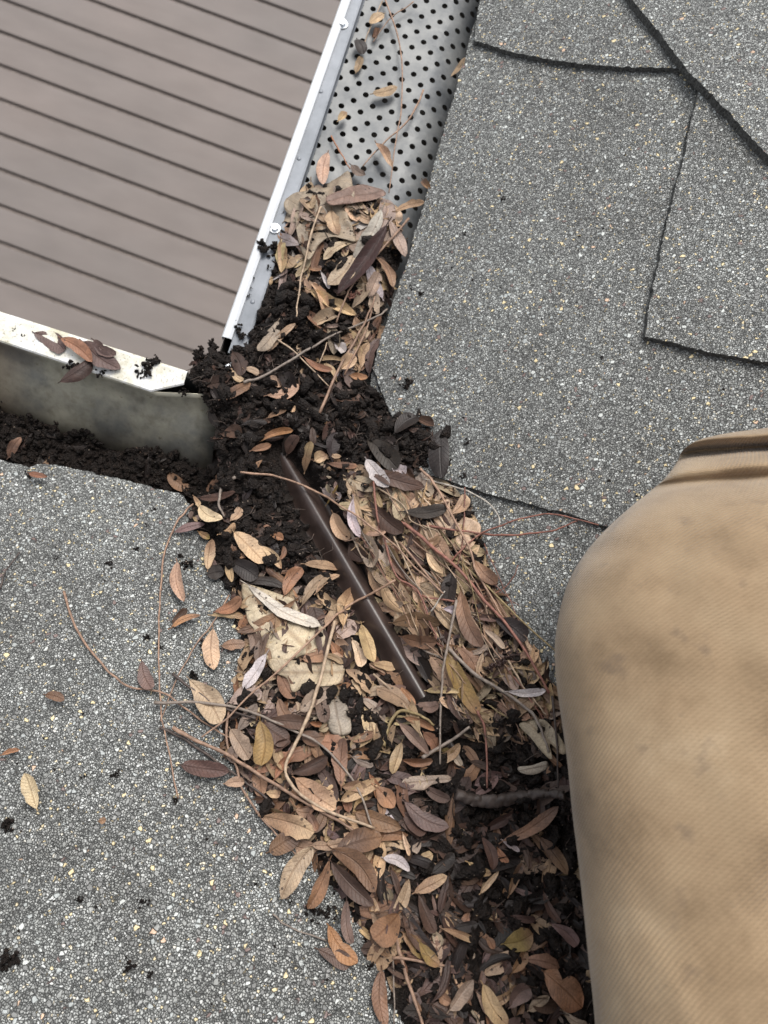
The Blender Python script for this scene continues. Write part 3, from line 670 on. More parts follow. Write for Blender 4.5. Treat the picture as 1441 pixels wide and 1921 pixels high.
HAND = '''
T 855 75 785 125 50 t|tan leaf highest up on the perforated gutter guard
T 800 185 822 140 38 r
T 720 200 755 278 60 k|blackened shrivelled leaf among stalks at the top of the guard
T 715 362 745 280 36 t
T 800 475 922 440 52 t|tan pointed leaf lying alone across the middle of the perforated guard
T 625 612 668 565 36 t|small tan leaf on the left side of the perforated guard
T 575 768 550 932 52 t|tan leaf standing on its tip above the big lobed oak leaf
T 815 720 897 848 46 t|slender pinkish tan leaf on the guard touching the long stalk
T 690 830 762 882 46 m|dark mauve leaf just above the oak leaf on the guard
T 1048 900 1087 950 28 r
T 912 1062 1060 1012 46 t|tan leaf bridging from the guard to the shingle edge
T 1193 388 1258 300 52 t|tan leaf caught on the shingle edge beside the guard
A 800 -20 845 150 82 t|tan pointed leaf resting on the big lobed oak leaf
A 1135 0 955 330 92 g|long whitish grey leaf beside the dark strap-shaped leaf
A 950 290 775 495 120 w|mottled grey leaf under the dark strap-shaped leaf
A 1165 120 840 575 112 x|long dark red-brown strap-shaped leaf slanting over the upper heap
A 655 530 965 690 84 t|tan leaf with a side lobe crossing the upper heap
A 1095 300 1215 520 80 t|tan leaf near the shingle edge right of the strap-shaped leaf
A 440 735 305 940 92 w|pinkish grey leaf sunk in black mould on the upper heap
A 560 735 368 935 48 t
A 618 362 735 376 26 o
A 1055 1085 1125 840 70 m
A 1050 865 1135 690 76 r
A 1000 1040 1052 870 60 t
A 865 1050 965 970 84 t
A 615 980 805 1065 56 o|glossy green and orange leaf beneath the long grey twig
A 925 1100 1045 1112 62 o|bright orange leaf fragment at the right foot of the upper heap
A 60 1268 258 1160 80 r|dark red-brown glossy leaf near the gutter corner
A 368 1382 498 1320 52 r
A 368 1235 582 1165 96 t|curled tan leaf with a torn edge above the rib end
A 500 1250 545 1345 64 t
A 390 1090 455 1175 62 t
A 580 1150 652 1095 84 b
A 208 1050 312 1082 52 p
A 130 1060 205 1135 44 t
A 130 935 195 1100 82 b
A 1190 60 1295 300 86 w|grey mottled leaf curled against the shingle edge
A 455 190 462 405 66 t
A 478 290 545 362 64 t
A 728 395 785 515 28 g
A 820 880 895 935 84 g
A 930 1180 935 1060 70 m
A 1120 400 1050 560 80 w
A 1100 530 1080 680 90 w
A 960 700 1000 800 60 t
H 532 572 562 418 62 t|spotted tan leaf standing near the end of the brown rib
H 583 512 647 482 64 t
H 258 462 358 430 42 r|small russet leaf left of the rib end
H 285 410 472 352 44 o
H 440 480 500 385 84 b|dark olive oval leaf touching the rib end
H 100 372 208 372 64 b
H 858 430 927 425 44 k
H 1240 350 1242 605 92 k|blackened oval leaf lying alone on the shingle right of the mould
H 1000 368 1115 285 86 k
H 1118 292 1205 330 52 b
H 860 400 1012 558 96 k
H 655 522 805 540 40 r
H 858 565 1148 658 78 b|glossy dark brown curved leaf right of the rib
H 1040 548 1105 632 62 b
H 850 508 965 655 70 g|pale curled leaf edge behind the glossy dark brown leaf
H 985 535 1030 605 74 g
H 1055 990 1125 740 60 b
C 510 245 540 460 92 p|buff speckled leaf with a straight midrib below the glossy dark leaf
C 340 330 560 545 112 b|broad dark brown leaf pointing down right over the pale litter
C 88 408 198 592 92 t|tan leaf with its edge against the brown rib
C 190 515 360 775 116 w|weathered grey-tan leaf lying along the right side of the rib
C 200 610 305 725 92 b
C 225 310 270 575 66 g|narrow white leaf near the upper right of the rib
C 560 400 860 375 104 k|shrivelled black leaf pod on the pale litter
C 890 412 985 285 84 t|tan leaf at the right edge of the litter under the grey stalk
C 720 668 832 815 54 p|small buff leaf with an olive edge in the middle of the right litter
C 598 640 705 755 56 b
C 490 590 502 695 62 r
C 328 795 438 972 84 t
C 395 555 450 768 112 w
C 1045 728 1195 885 96 r|tan leaf with a red tip resting on the right slope shingle
C 488 1150 802 1160 112 r|russet leaf lying crosswise touching the rib
C 548 1240 785 1280 102 r|pinkish russet leaf just below the crosswise russet leaf
C 952 930 1090 1312 122 r|long russet leaf with a rounded red end in the right litter
C 830 1050 965 1110 82 g|silvery curled leaf behind the grey forked twig
C 1048 1110 1195 1120 84 m
C 905 785 865 1035 112 k
C 770 1040 915 1195 84 t
C 415 865 572 1078 112 t
C 1110 1190 1245 1320 52 w
C 1180 1120 1392 1265 132 k|black broad leaf at the right edge of the litter
C 15 240 132 325 72 g
C 45 352 122 218 22 y
C 680 215 752 292 72 w
C 700 655 825 560 64 t
C 560 260 640 340 90 r
C 640 250 720 340 70 t
C 470 700 590 860 56 r
C 350 965 440 1060 40 p
C 440 1000 535 1110 46 t
D 490 440 705 865 136 y|broad olive-brown leaf pointing down right below the forked twig
D 812 768 1052 882 94 r|russet oval leaf above the dark hollow on the right
D 900 708 1155 700 64 g|silver-grey leaf lying crosswise near the trouser leg
D 570 410 705 605 92 r
D 272 440 385 655 84 k|blackened leaf leaning on the lower rib
D 590 560 772 795 54 r
D 680 605 745 755 52 t
D 805 620 885 530 52 m
D 170 918 365 1122 84 m|mauve-brown leaf left of the foot of the rib
D 212 885 412 970 72 o
D 192 1052 128 1262 88 t|pinkish tan leaf with a dark spot left of the rib foot
D 195 1170 402 1175 72 o
D 465 1100 552 1155 92 y
D 545 1110 598 1215 62 w
D 300 800 445 800 82 m
D 0 525 158 550 62 t|wavy tan leaf overlapping the left side of the rib
D 330 1250 350 1355 62 p
D 745 305 865 430 42 w
D 340 985 430 1092 84 r
D 420 660 492 762 72 k
D 740 450 700 600 60 t
D 860 590 980 690 90 w
D 540 920 680 1000 90 b
D 10 470 130 600 60 r
D 75 560 200 700 70 r
D 160 670 290 800 70 o
D 90 760 140 900 60 b
D 650 1180 780 1230 60 b
D 820 860 860 910 40 m
B 272 190 432 275 78 p|buff leaf at the upper left edge of the heap near the shingle corner
B 225 108 275 190 32 t
B 100 352 302 295 62 m
B 478 275 548 188 74 t
B 398 372 512 298 74 t
B 260 350 338 398 46 y
B 322 605 350 398 74 t
B 505 358 712 565 124 t|large tan oval leaf on black mould left of the rib
B 580 368 672 445 74 t
B 690 450 825 605 64 t
B 812 545 840 452 38 o|tiny orange leaf upright in the black mould
B 700 578 845 695 84 r
B 842 780 960 595 104 o|orange-brown oval leaf above the pale crumpled leaf
B 980 575 1215 605 78 t|tan leaf with an upturned edge left of the rib
B 962 848 1152 640 80 t
B 1055 772 1215 648 44 t
B 120 558 172 825 84 t|tan leaf lying alone on the left slope beside the heap
B 80 1002 278 915 46 o|half dark orange-brown leaf alone on the left slope
B 90 975 182 868 72 b
B 376 892 555 800 98 o|orange-tan leaf pointing left out of the heap
B 345 915 572 932 78 t
B 418 1122 578 1110 74 t
B 362 1008 368 1282 118 t|large tan oval leaf upright on the left slope touching the heap
B 722 1175 568 1412 94 g|pinkish white pointed leaf left of the buff crumpled leaf
B 598 712 1085 988 92 g|long white-grey leaf crossing the buff crumpled leaf
B 920 815 528 1032 86 r|rolled russet leaf crossing over the long white-grey leaf
B 590 985 645 1205 104 m
B 965 1212 1135 1168 104 r
B 812 1290 912 1475 112 r
B 1238 990 1322 718 100 t|upright tan leaf left of the middle of the rib
B 1118 985 1232 848 112 t
B 1200 1065 1315 955 132 w
B 1300 1082 1362 1264 84 p|small orange-buff leaf on black mould left of the rib
B 205 1350 420 1640 170 p|large pale buff leaf with a rounded end under crossing stalks
B 450 540 492 695 54 t
B 480 560 665 665 124 k
B 595 690 845 725 94 k
B 755 378 835 402 54 o
B 268 122 515 88 62 b
B 318 640 435 620 104 k
B 1100 1180 1240 1240 70 t
E 680 545 690 845 144 y|amber translucent leaf hanging down at the left of the heap
E 735 535 1015 560 104 b|dark brown leaf with dusty surface beside the amber leaf
E 688 560 875 685 134 b
E 758 762 885 680 94 b
E 780 935 912 768 94 o
E 148 842 475 885 114 b|dark brown leaf with a white fleck at the left heap edge
E 438 972 575 960 78 t
E 890 900 1135 790 134 b
E 915 930 1185 1135 144 t|broad tan leaf below the bent pale twig
E 1225 985 1240 655 112 r|russet oval leaf upright left of the rib foot
E 1078 690 1235 700 114 o
E 1280 672 1445 622 84 r
E 955 640 1115 652 104 r
E 950 482 1182 325 124 w
E 1238 982 1405 1012 78 t
E 1298 790 1442 852 64 w
E 655 1170 795 1150 54 r
E 700 1192 1045 1290 152 t|big pinkish tan leaf overlapping the left slope at the heap edge
E 740 1425 955 1298 134 r|russet leaf lying under the big pinkish tan leaf on the shingle
E 715 1030 825 1042 54 t
E 480 600 605 805 134 w
E 470 425 690 355 124 w
E 1015 560 1095 575 64 o
E 800 400 900 560 90 r
E 560 700 480 830 90 w
E 1000 1160 1060 1290 70 r
F 500 488 282 842 154 p|large buff veined leaf spread on the left slope shingle
F 605 588 458 905 114 o|orange-tan leaf pointing down left beside the buff veined leaf
F 620 600 905 885 134 b
F 618 500 915 795 154 r|large russet cupped leaf over a darker leaf
F 650 512 958 420 154 r|folded russet leaf with a pale midrib at the heap edge
F 488 482 745 440 74 t
F 722 850 752 1145 98 m|mauve-brown oval leaf standing over a tan curled leaf
F 598 1018 795 1262 124 o|orange-tan curled leaf on the lower left slope
F 530 1190 745 1295 104 b
F 1065 925 895 1095 174 o|glowing amber-orange broad leaf at the lower heap edge
F 878 1080 1005 1235 94 r
F 778 922 1025 858 94 r
F 778 262 1085 362 114 r|folded russet leaf with a pale upper edge
F 690 92 862 112 78 t
F 875 5 935 175 84 o
F 918 92 1042 225 114 o|reddish orange oval leaf at the centre of the lower heap
F 940 160 962 295 64 r
F 778 242 912 200 74 b
F 968 568 1145 652 68 g|small white leaf on the dark lower heap
F 1178 802 1395 688 80 t|plump tan curled leaf on black leaves in the lower heap
F 1110 188 1405 355 114 m|mauve-brown leaf in the dark lower heap right of the orange oval
F 978 232 1045 332 64 g
F 1018 650 1075 825 54 b
F 1205 818 1315 1065 114 b
F 1100 900 1335 1235 114 k
F 1100 1078 1225 1245 114 y
F 1208 1130 1345 1285 94 y|bright yellow leaf at the lower left edge of the dark heap
F 1100 408 1145 558 42 t
F 1300 672 1445 538 84 k
F 492 402 575 258 84 r
F 378 250 485 262 74 r
G 55 1320 80 1700 134 r|long russet veined leaf alone on the shingle at the bottom
G 540 168 520 495 104 r
G 735 430 812 655 98 b
G 638 600 795 682 64 t
G 840 508 912 602 64 o
G 868 448 1245 220 74 r|curled russet leaf under the end of the thick branch
G 870 450 985 525 64 g
G 1118 430 1302 672 104 r|russet leaf close to the lower trouser leg
G 720 812 845 658 38 t
G 915 822 1005 598 64 r
G 938 962 1092 982 54 b
G 1150 800 1265 1012 74 b
G 1198 1012 1375 1152 112 m
G 1058 1192 1195 1108 64 t
G 880 1150 1072 1078 134 y
G 938 1345 1035 1178 84 r
G 1028 1252 1255 1305 114 r
G 1145 1330 1405 1575 224 o|big amber-brown leaf at the bottom beside the trouser leg
G 508 1585 665 1368 104 w|pinkish grey leaf at the bottom of the heap
G 388 1545 502 1250 104 b
G 440 1470 525 1545 74 r
G 738 1418 905 1695 154 t
G 918 1572 1055 1440 134 m
G 698 1482 765 1625 74 t
G 468 1052 695 1132 64 t
G 768 1108 815 1185 58 o
G 398 1562 545 1695 134 b
G 1048 1602 1185 1500 94 w
G 1278 1602 1445 1690 64 w
G 558 1042 705 1010 64 k
G 618 882 775 830 114 k
G 505 690 442 935 104 b
G 1008 480 1055 645 84 b
G 200 950 420 1230 80 b
G 350 100 520 180 90 m
G 820 50 980 130 90 m
G 200 270 370 380 130 b
N 57 889 92 896 14 o|small orange leaf alone on the shingle by the left gutter
N 72 1515 52 1448 26 p|half grey half buff wavy leaf alone on the lower left shingle
N 88 1303 124 1313 17 r|curled russet scrap alone on the left slope
N 268 1240 288 1292 24 m|mauve-brown leaf touching the long stalk on the left slope
N 18 860 42 822 17 r
N 4 1416 38 1406 12 o
N 186 1540 200 1536 13 r
'''
leafno = [0]
def place_leaf(x1, y1, x2, y2, wpx, code, surf, lift, seed, curl=.55, plane_fn=None, calm=False):
    fn = plane_fn or surf
    P0 = hitf(x1, y1, fn, .004); P1 = hitf(x2, y2, fn, .004)
    k = np.linalg.norm(P1[:2]-P0[:2])/max(math.hypot(x2-x1, y2-y1), 1)
    return leaf_arrays(P0, P1, wpx*k, lift, surf, curl, seed=seed, calm=calm)
def smooth_top(x, y):
    return sum(topz(x+a, y+b) for a, b in ((0, 0), (.005, 0), (-.005, 0), (0, .005), (0, -.005)))/5
def where(x, y):
    if y < 340: return 'on the perforated guard'
    if x > 700 and 760 < y < 900: return 'in the black mould spilling onto the right slope'
    if y < 720: return 'in the upper heap over the gutter guard'
    if y < 880: return 'in black mould near the gutter corner'
    xr = 521+(y-838)*.585
    if y < 1430:
        if x > xr: return 'in the litter right of the rib'
        return 'in the litter left of the rib'
    if x > 800: return 'in the dark heap beside the trouser leg'
    return 'in the lower left heap'
cnt = 0
ANCH = [(645, 46, 'the top gutter screw'), (600, 170, 'the topmost rivet dimple'), (560, 297, 'the middle rivet dimple'), (516, 429, 'the middle gutter screw'), (474, 566, 'the lowest rivet dimple'), (600, 400, 'the lobed oak leaf'), (690, 470, 'the strap-shaped leaf'), (700, 430, 'the whitish grey leaf'), (620, 570, 'the side-lobed tan leaf'), (730, 490, 'the upper shingle corner'), (440, 690, 'the gutter corner screw'), (345, 710, 'the cut lip end'),
 (440, 735, 'the glossy dark red leaf'), (530, 735, 'the torn curled leaf'), (522, 838, 'the rib end'), (577, 857, 'the spotted tan leaf'), (825, 850, 'the lone black oval leaf'), (760, 900, 'the glossy curved leaf'), (740, 945, 'the speckled narrow leaf'), (725, 970, 'the broad dark leaf'), (640, 990, 'the leaf edging the rib'), (675, 1030, 'the grey-tan rib leaf'), (795, 960, 'the shrivelled pod'), (850, 955, 'the shingle step'), (815, 1055, 'the small olive-edged leaf'), (910, 1075, 'the red-tipped leaf'), (780, 1170, 'the crosswise russet leaf'), (885, 1190, 'the round-ended russet leaf'), (860, 1150, 'the silvery curled leaf'), (955, 1180, 'the black broad leaf'), (865, 1280, 'the olive-brown leaf'), (960, 1330, 'the russet oval leaf'), (985, 1295, 'the silver-grey leaf'), (1020, 1370, 'the bark flake'), (845, 1400, 'the rib foot'), (795, 1220, 'the short black twig'), (752, 1420, 'the pinkish spotted leaf'),
 (345, 925, 'the shingle corner'), (398, 965, 'the upper buff leaf'), (465, 1028, 'the big oval leaf'), (343, 1092, 'the lone tan leaf'), (350, 1165, 'the half dark leaf'), (401, 1218, 'the upright oval leaf'), (540, 1180, 'the speckled leathery leaf'), (525, 1135, 'the long white-grey leaf'), (480, 1260, 'the pinkish white leaf'), (580, 1265, 'the crumpled buff leaf'), (385, 1310, 'the large pale buff leaf'), (655, 1135, 'the upright tan leaf'), (669, 1225, 'the small orange-buff leaf'), (492, 1395, 'the amber leaf'), (385, 1435, 'the white-flecked leaf'), (536, 1450, 'the twig elbow'), (635, 1340, 'the silvery crumpled leaf'), (590, 1490, 'the broad tan leaf'), (545, 1545, 'the pinkish tan leaf'), (562, 1630, 'the buff veined leaf'), (655, 1630, 'the cupped russet leaf'), (655, 1580, 'the folded russet leaf'), (655, 1730, 'the mauve oval leaf'), (722, 1730, 'the glowing amber leaf'), (722, 1495, 'the reddish orange leaf'), (745, 1620, 'the small white leaf'), (807, 1655, 'the plump curled leaf'), (800, 1785, 'the bright yellow leaf'), (720, 1870, 'the long veined leaf'), (960, 1492, 'the rotten branch'), (990, 1545, 'the curled russet leaf'), (1035, 1610, 'the leaf by the knee'), (970, 1760, 'the wet yellow leaf'), (1055, 1850, 'the big amber-brown leaf'), (865, 1865, 'the bottom pinkish leaf'), (965, 1870, 'the bottom mauve leaf'), (270, 690, 'the lip clod'), (145, 660, 'the lip leaves'),
 (60, 1480, 'the wavy two-tone leaf'), (74, 892, 'the lone orange leaf'), (210, 1265, 'the long curved stalk'), (105, 1308, 'the curled russet scrap'), (545, 1735, 'the lone thin stalk'), (1080, 125, 'the wavy tab edge'), (1210, 630, 'the notched tab corner'), (1250, 930, 'the knee'), (20, 1800, 'the lower left corner'), (330, 1495, 'the long stalk tip'), (1090, 975, 'the right step end')]
USED = set()
def rel(dx, dy):
    a = math.degrees(math.atan2(dy, dx)) % 360
    return ['right of', 'below right of', 'below', 'below left of', 'left of', 'above left of', 'above', 'above right of'][int((a+22.5)//45) % 8]
def unique(head, x, y, extra=('',)):
    o_ = sorted((math.hypot(x-a, y-b), a, b, nme) for a, b, nme in ANCH)
    for k_ in range(14):
        dd, a, b, nme = o_[k_]
        for ex in extra:
            for how in (['just '] if dd < 45 else ['', 'farther ']) if dd < 400 else ['far ']:
                l_ = f'{head}{ex} {how}{rel(x-a, y-b)} {nme}'.replace('  ', ' ')
                if l_ not in USED and len(l_.replace('-', ' ').split()) <= 15:
                    USED.add(l_); return l_
    USED.add(l_); return l_
def tipdir(dx, dy):
    a = math.degrees(math.atan2(dy, dx)) % 360
    return ['right', 'down-right', 'down', 'down-left', 'left', 'up-left', 'up', 'up-right'][int((a+22.5)//45) % 8]
for ln in HAND.strip().splitlines():
    a, _, lab = ln.partition('|'); t = a.split(); R = t[0]; x1, y1 = nat(R, float(t[1]), float(t[2])); x2, y2 = nat(R, float(t[3]), float(t[4])); wpx = float(t[5])/ORG[R][2]; code = t[6]
    r = np.random.default_rng(cnt+50)
    surf = smooth_top
    if x1 < 45 and 800 < y1 < 870: surf = lambda x, y: float(gutz(np.array([x]), np.array([y]))[0])
    V, Fq, UV = place_leaf(x1, y1, x2, y2, wpx, code, surf, (.012 if 'strap-shaped leaf sl' in lab else .0055 if lab else .0032)+cnt*.000006, cnt, curl=.8, calm=bool(lab))
    c = tint_for(code, r); colr = np.tile(c, (len(V), 1))
    if code in 'orty' and r.random() < .5:       # scorched base or tip, as dry leaves have
        c2 = np.array(PAL['r' if code != 'r' else 'b'])*1.1; f = np.clip((UV[:, 0]-r.uniform(.3, .7))*3, 0, 1)[:, None]
        if r.random() < .5: f = 1-f
        colr = colr*(1-.7*f)+c2*.7*f
    ctr = V.mean(0); V = V-ctr
    o = mesh_np('leaf', V, Fq, M_LEAF, uv=UV, col=colr); o.location = ctr
    mx, my = (x1+x2)/2, (y1+y2)/2
    if not lab:
        shp = 'slender' if wpx/math.hypot(x2-x1, y2-y1) < .33 else 'broad'
        lab = unique(f'{shp} {WORD[code]} leaf', mx, my, ('', f' pointing {tipdir(x2-x1, y2-y1)}'))
    tag(o, lab, 'leaf', 'fallen leaves on the roof valley'); cnt += 1
HANDN = cnt
# zones of litter: outline, count, direction (deg, image), spread, palette, length range px, width ratio
ZN = [
 ('loose leaf of the upper heap over the gutter guard', [(545, 380), (650, 345), (735, 390), (752, 440), (720, 600), (690, 700), (600, 700), (560, 640), (590, 560), (520, 520)], 120, 70, 60, 'ttwwpgrtbt', (30, 70), (.22, .42), 3),
 ('thin tan leaf packed in the litter right of the rib', [(640, 880), (860, 915), (900, 1010), (960, 1130), (1045, 1290), (1060, 1400), (880, 1390), (800, 1270), (700, 1090)], 430, 60, 42, 'tttrwptttwpbt', (34, 85), (.20, .40), 9),
 ('small dry leaf packed in the litter left of the rib', [(440, 1120), (560, 1100), (640, 1060), (700, 1150), (800, 1340), (780, 1420), (600, 1400), (430, 1400), (445, 1200)], 150, 40, 80, 'ttrwpwbtobm', (34, 80), (.26, .42), 7),
 ('dry leaf at the lower left edge of the heap', [(440, 1400), (620, 1400), (760, 1560), (760, 1840), (700, 1790), (600, 1650), (500, 1540)], 95, 60, 80, 'rrtobtmbt', (42, 90), (.28, .42), 3),
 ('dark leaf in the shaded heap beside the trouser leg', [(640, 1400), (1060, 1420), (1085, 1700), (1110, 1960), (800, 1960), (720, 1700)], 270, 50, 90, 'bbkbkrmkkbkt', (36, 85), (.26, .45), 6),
 ('dark leaf scrap in the mould near the gutter corner', [(380, 680), (560, 690), (720, 730), (830, 820), (800, 885), (640, 860), (500, 820), (420, 870)], 46, 10, 90, 'bkkbkkb', (28, 60), (.3, .55), 0),
 ('leaf scrap in the mould left of the rib', [(390, 900), (510, 870), (640, 1050), (560, 1100), (430, 1100)], 16, 40, 90, 'kbbkk', (25, 50), (.3, .5), 0)]
BV = []; BF = []; BU = []; BC = []; nb = 0; sd_ = 5000
SURF_RAW = hz1
indiv = 0
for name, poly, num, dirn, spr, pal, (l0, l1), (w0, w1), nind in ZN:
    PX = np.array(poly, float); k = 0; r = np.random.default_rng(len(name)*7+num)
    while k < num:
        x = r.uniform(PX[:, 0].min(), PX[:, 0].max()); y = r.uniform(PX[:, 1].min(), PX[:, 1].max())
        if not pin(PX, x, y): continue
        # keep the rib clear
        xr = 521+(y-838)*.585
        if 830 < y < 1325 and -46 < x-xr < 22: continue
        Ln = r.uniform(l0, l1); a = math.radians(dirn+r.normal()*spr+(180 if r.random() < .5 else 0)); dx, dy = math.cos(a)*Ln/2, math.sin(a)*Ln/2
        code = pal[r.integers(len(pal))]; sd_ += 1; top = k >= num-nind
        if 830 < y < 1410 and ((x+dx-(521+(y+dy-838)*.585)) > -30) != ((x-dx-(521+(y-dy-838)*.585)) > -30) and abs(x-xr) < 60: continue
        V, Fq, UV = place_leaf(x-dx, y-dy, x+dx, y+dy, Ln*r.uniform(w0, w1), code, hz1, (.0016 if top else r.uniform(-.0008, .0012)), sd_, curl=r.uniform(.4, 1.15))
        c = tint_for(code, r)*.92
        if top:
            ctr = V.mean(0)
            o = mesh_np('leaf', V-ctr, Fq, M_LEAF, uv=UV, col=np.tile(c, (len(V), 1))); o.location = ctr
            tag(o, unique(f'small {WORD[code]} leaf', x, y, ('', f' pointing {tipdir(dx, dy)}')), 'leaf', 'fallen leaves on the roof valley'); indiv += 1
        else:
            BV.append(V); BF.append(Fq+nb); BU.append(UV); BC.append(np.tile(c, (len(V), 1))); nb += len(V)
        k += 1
# leaves and flakes lying in the left gutter
r = np.random.default_rng(77)
gzf = lambda x, y: float(gutz(np.array([x]), np.array([y]))[0])
for i in range(55):
    x = r.uniform(-.5, -.11); y = r.uniform(.0, .09); L_ = r.uniform(.012, .028); a = r.uniform(0, 6.28); code = 'kkbkkbkkr'[r.integers(9)]
    V, Fq, UV = leaf_arrays((x, y), (x+L_*math.cos(a), min(.1, y+L_*math.sin(a))), L_*r.uniform(.3, .6), .0005, gzf, r.uniform(.5, 1.2), nu=8, nv=2, seed=9000+i)
    BV.append(V); BF.append(Fq+nb); BU.append(UV); BC.append(np.tile(tint_for(code, r)*.8, (len(V), 1))); nb += len(V)
# flakes: broken bits of blade all over the mould
for i in range(2400):
    while True:
        x = r.uniform(HW[:, 0].min(), HW[:, 0].max()); y = r.uniform(HW[:, 1].min(), HW[:, 1].max())
        if pin(HW, x, y) and (not in_soil(x, y) or r.random() < .5) and dseg(rib[0][:2], rib[-2][:2], np.array([x]), np.array([y]))[0][0] > .016: break
    L_ = r.uniform(.003, .011); a = r.uniform(0, 6.28); code = ('kbkbkkrb' if in_soil(x, y) else 'tbrmtkwb')[r.integers(8)]
    V, Fq, UV = leaf_arrays((x, y), (x+L_*math.cos(a), y+L_*math.sin(a)), L_*r.uniform(.3, .8), .0006, hz1, r.uniform(.8, 2.0), nu=4, nv=1, seed=12000+i, stem=False)
    BV.append(V); BF.append(Fq+nb); BU.append(UV); BC.append(np.tile(tint_for(code, r), (len(V), 1))); nb += len(V)
o = mesh_np('leaf_litter', np.concatenate(BV), np.concatenate(BF), M_LEAF, uv=np.concatenate(BU), col=np.concatenate(BC))
tag(o, 'dense packed mat of dry brown leaves and flakes filling the roof valley', 'leaf litter', kind='stuff')
# leaves stuck on the white gutter lip, and clods there
lipz = lambda x, y: .0045
for i, (a, lab) in enumerate({(62, 622, 120, 656, 33, 'm'): 'mauve-brown leaf leftmost on the white gutter lip', (155, 640, 226, 692, 36, 'm'): 'dark mauve leaf on the gutter lip right of the tan one', (112, 716, 172, 676, 42, 'b'): 'dark brown leaf hanging over the inner edge of the gutter lip',
        (176, 638, 219, 668, 22, 'm'): 'small mauve leaf on the outer edge of the gutter lip', (115, 636, 176, 682, 26, 'o'): 'orange-tan leaf on top of the dark ones on the gutter lip'}.items()):
    V, Fq, UV = place_leaf(a[0], a[1], a[2], a[3], a[4], a[5], lipz, .001+.0012*i, 300+i, .6)
    ctr = V.mean(0); o = mesh_np('leaf', V-ctr, Fq, M_LEAF, uv=UV, col=np.tile(tint_for(a[5], r), (len(V), 1))); o.location = ctr
    tag(o, lab, 'leaf', 'leaves on the gutter lip')
# ------------------------------------------------------------------ big lobed and torn leaves, from their outlines
def big_leaf(name, pts, colr, label, lift=.004, amp=.004, sd=1, fold=None, cat='leaf'):
    W = np.array([hitf(x, y, smooth_top, .004)[:2] for x, y in pts]); 
    # smooth the outline
    Q = []
    n = len(W)
    for i in range(n):
        p0, p1, p2, p3 = W[i-1], W[i], W[(i+1) % n], W[(i+2) % n]
        for t in np.linspace(0, 1, 6)[:-1]:
            Q.append(.5*((2*p1)+(-p0+p2)*t+(2*p0-5*p1+4*p2-p3)*t*t+(-p0+3*p1-3*p2+p3)*t**3))
    Q = np.array(Q); s = .0022; m = len(Q); inn = []
    for x in np.arange(Q[:, 0].min(), Q[:, 0].max(), s):
        for y in np.arange(Q[:, 1].min(), Q[:, 1].max(), s):
            if pin(Q, x, y) and dpoly(Q, np.array([x]), np.array([y]))[0] > s*.5: inn.append((x, y))
    P = [Vector(q) for q in Q]+[Vector(q) for q in inn]
    vo, eo, fo, *_ = delaunay_2d_cdt(P, [], [list(range(m))], 1, 1e-6)
    X = np.array([v[0] for v in vo]); Y = np.array([v[1] for v in vo]); c = np.array([X.mean(), Y.mean()])
    xs6 = np.linspace(0, 1, 5); 
    zz = np.array([smooth_top(a, b) for a, b in zip(X, Y)]); A = np.linalg.lstsq(np.c_[X, Y, np.ones(len(X))], zz, rcond=None)[0]; pl = np.c_[X, Y, np.ones(len(X))]@A
    Z = .55*pl+.45*zz+lift+amp*fbm(X*45, Y*45, o=3, s=sd)+.5*amp*np.exp(-dpoly(Q, X, Y)/.004)*noise3(X*110, Y*110, s=sd+3)
    pc = np.array([X-c[0], Y-c[1]]); us_, _, _ = np.linalg.svd(pc, full_matrices=False); uu = us_[:, 0]@pc; vv = us_[:, 1]@pc
    if fold: Z += fold*vv**2/.0004*.004
    uv = np.c_[(uu-uu.min())/(np.ptp(uu)), vv/np.abs(vv).max()*.9]
    ctr = np.array([c[0], c[1], Z.mean()])
    V = np.c_[X, Y, Z]-ctr
    f = np.array([list(q) for q in fo if len(q) == 3])
    o = mesh_np(name, V, f, M_LEAF, uv=uv, col=np.tile(np.array(colr), (len(V), 1))); o.location = ctr
    b = o.modifiers.new('t', 'SOLIDIFY'); b.thickness = .0004
    return tag(o, label, cat, 'fallen leaves on the roof valley')
def q_(R, s): 
    v = [float(a) for a in s.split()]; return [nat(R, v[i], v[i+1]) for i in range(0, len(v), 2)]
big_leaf('oak_leaf', q_('N', '533 384 545 368 580 357 615 345 652 326 661 350 664 374 642 386 652 402 662 430 668 455 645 452 628 446 612 450 596 466 580 494 566 472 556 432 553 410 538 400'), (.25, .20, .145), 'large lobed grey-tan oak leaf at the top of the heap on the gutter guard', .005, .005, 3)
big_leaf('oak_leaf', q_('N', '612 374 640 360 680 350 716 358 722 370 690 380 650 386 620 392'), (.18, .115, .09), 'rolled mauve-brown leaf edge beside the lobed oak leaf', .007, .004, 8, fold=1.0)
big_leaf('oak_leaf', q_('N', '655 420 690 400 708 430 700 470 668 478 650 455'), (.24, .17, .125), 'torn tan leaf piece between the oak leaf and the whitish leaf', .003, .004, 9)
big_leaf('magnolia_leaf', q_('B', '555 722 620 712 830 780 905 812 950 900 1000 960 1112 1000 1116 1070 1090 1140 960 1185 890 1212 722 1212 690 1130 640 1010 590 930'), (.43, .355, .245), 'large buff leathery leaf speckled with black dots, left of the rib', .005, .005, 11)
big_leaf('magnolia_leaf', q_('B', '722 1216 890 1216 1000 1235 1200 1182 1250 1262 1210 1372 1090 1392 1000 1382 960 1402 900 1432 860 1340 780 1300'), (.36, .29, .20), 'crumpled torn buff leaf just below the speckled leathery leaf', .004, .006, 12)
big_leaf('oak_leaf', q_('C', '790 265 870 300 885 380 960 420 1060 470 1082 530 1020 640 930 652 860 560 780 480 765 400'), (.42, .30, .21), 'torn pale tan leaf with holes at the right edge of the litter', .004, .005, 13)
